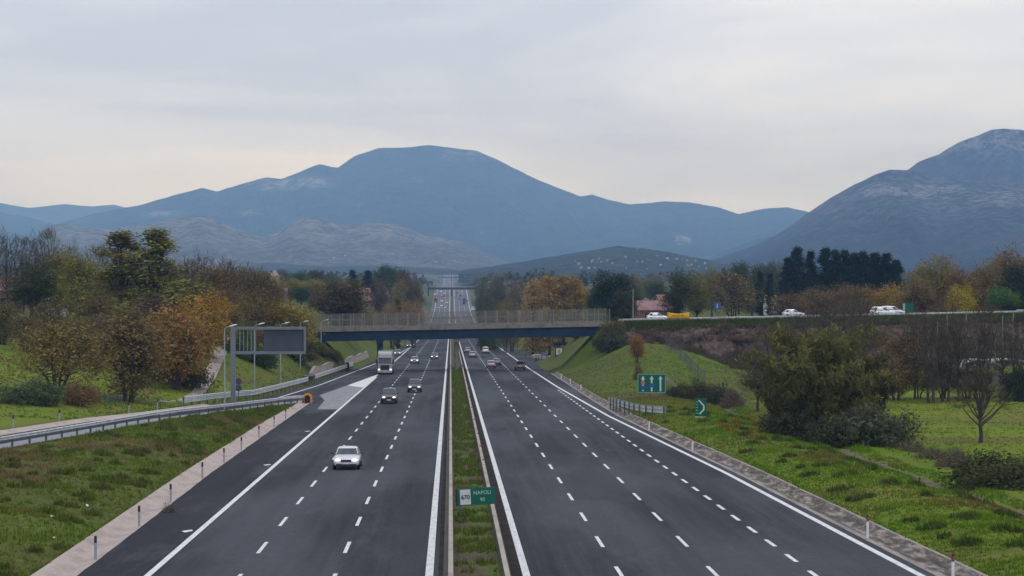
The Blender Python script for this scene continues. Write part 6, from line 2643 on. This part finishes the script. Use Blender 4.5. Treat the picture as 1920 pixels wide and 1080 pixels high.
# thick cloud deck: soft streaks that flatten towards the horizon
mp = scaled(nt, dirv, (2.2, 2.2, 15.0))
t1 = nt.nodes.new('ShaderNodeTexNoise')
t1.inputs['Scale'].default_value = 1.25
t1.inputs['Detail'].default_value = 5
t1.inputs['Roughness'].default_value = 0.5
t1.inputs['Distortion'].default_value = 0.5
mp.node.inputs['Location'].default_value = (0.35, 0.0, 0.55)
nt.links.new(mp, t1.inputs['Vector'])
t2 = nt.nodes.new('ShaderNodeTexNoise')
t2.inputs['Scale'].default_value = 1.0
t2.inputs['Detail'].default_value = 6
nt.links.new(scaled(nt, dirv, (9, 9, 60)), t2.inputs['Vector'])
tt = math_(nt, 'ADD', math_(nt, 'MULTIPLY', t1.outputs['Fac'], 0.85), math_(nt, 'MULTIPLY', t2.outputs['Fac'], 0.15))
cc = ramp(nt, tt, [(0.36, (0.62, 0.685, 0.86)), (0.5, (0.78, 0.845, 1.0)), (0.62, (0.95, 0.985, 1.08))])
b2 = nt.nodes.new('ShaderNodeBackground')
nt.links.new(cc, b2.inputs[0])
b2.inputs[1].default_value = 1.0
ms = nt.nodes.new('ShaderNodeMixShader')
ms.inputs[0].default_value = 0.94
nt.links.new(b1.outputs[0], ms.inputs[1])
nt.links.new(b2.outputs[0], ms.inputs[2])
nt.links.new(ms.outputs[0], wo.inputs[0])

sl_ = bpy.data.lights.new('sun', 'SUN')
sl_.energy = 0.9
sl_.angle = math.radians(16)
sl_.color = (1.0, 0.95, 0.88)
so = bpy.data.objects.new('sun', sl_)
COL.objects.link(so)
so.rotation_euler = (math.pi / 2 - SUN_EL, 0, math.pi - SUN_AZ)
so.location = (0, 0, 100)

cam = bpy.data.cameras.new('camera')
cam.sensor_width = 36
cam.lens = F / 1920 * 36
cam.clip_start = 0.5
cam.clip_end = 40000
co = bpy.data.objects.new('camera', cam)
COL.objects.link(co)
co.location = (0, 0, ZC)
co.rotation_euler = (math.pi / 2 - PITCH, 0, -YAW)
sc.camera = co
vs_ = sc.view_settings
vs_.view_transform = 'Standard'
vs_.look = 'None'
vs_.exposure = 0
vs_.gamma = 1
sc.cycles.pixel_filter_type = 'BLACKMAN_HARRIS'
sc.cycles.filter_width = 1.5
sc.cycles.max_bounces = 6
sc.cycles.volume_bounces = 2
sc.cycles.transparent_max_bounces = 8


# ------------------------------------------------------------------ village on the hills
from mathutils.bvhtree import BVHTree
bpy.context.view_layer.update()
HT_ = []
for o in list(COL.objects):
    if o.name.startswith('hills'):
        me = o.data
        HT_.append(BVHTree.FromPolygons([v.co[:] for v in me.vertices], [tuple(p.vertices) for p in me.polygons]))


def hill_hit(px, py):
    az = math.atan((px - 960) / F) + YAW
    d = Vector((math.tan(az), 1.0, 0))
    d.z = -(py - 505) / F * (math.cos(YAW) + d.x * math.sin(YAW))
    o = Vector((0, 0, ZC))
    best = None
    for t_ in HT_:
        h_ = t_.ray_cast(o + d.normalized() * 900, d.normalized())
        if h_[0] is not None and (best is None or h_[0].y < best.y):
            best = h_[0]
    return best


rv = random.Random(4)
hs = [(1195, 467)]
for i in range(32):
    hs.append((rv.uniform(1060, 1345), 0))
for i in range(9):
    hs.append((rv.uniform(590, 660), rv.uniform(480, 490)))
for i in range(10):
    hs.append((rv.uniform(780, 860), rv.uniform(488, 500)))
vmats = []
for wl, rf in (('cream', 'roof'), ('shelter', 'roof'), ('cream', 'roofpink')):
    vh = MB()
    vh.box((0, 0, 1.5), (10, 8, 9))
    vh.add([(-5.4, -4.4, 5.9), (5.4, -4.4, 5.9), (5.4, 0, 8.4), (-5.4, 0, 8.4), (5.4, 4.4, 5.9), (-5.4, 4.4, 5.9)], [(0, 1, 2, 3), (3, 2, 4, 5)], 1)
    vh.add([(-5, -4, 6.01), (-5, 4, 6.01), (-5, 0, 8.3), (5, -4, 6.01), (5, 4, 6.01), (5, 0, 8.3)], [(0, 2, 1), (3, 4, 5)])
    for xx in (-3, 0, 3):
        vh.box((xx, -4.03, 3.4), (1.2, .1, 1.5), mi=2)
    vmats.append(vh.mesh('village_house', [M[wl], M[rf], M['glass']]))
for i, (px, py) in enumerate(hs):
    if py == 0:
        lo_ = 470 + abs(px - 1180) * 0.14
        py = rv.uniform(lo_ + 3, 505)
    p = hill_hit(px, py)
    if p is None:
        continue
    o = obj('village_house', vmats[i % 3], None, p + Vector((0, 0, 0.5)))
    s = rv.uniform(.16, .36)
    o.scale = (s * rv.uniform(.9, 1.5), s, s)
    o.rotation_euler = (0, 0, rv.uniform(-.6, .6))
    tag(o, 'tiny pale house in the village scattered over the low distant hills', 'house', 'village houses on the low hills')
tag([o for o in COL.objects if o.name == 'village_house'][0], 'tiny pale house alone on the crest of the low wooded hill', 'house')
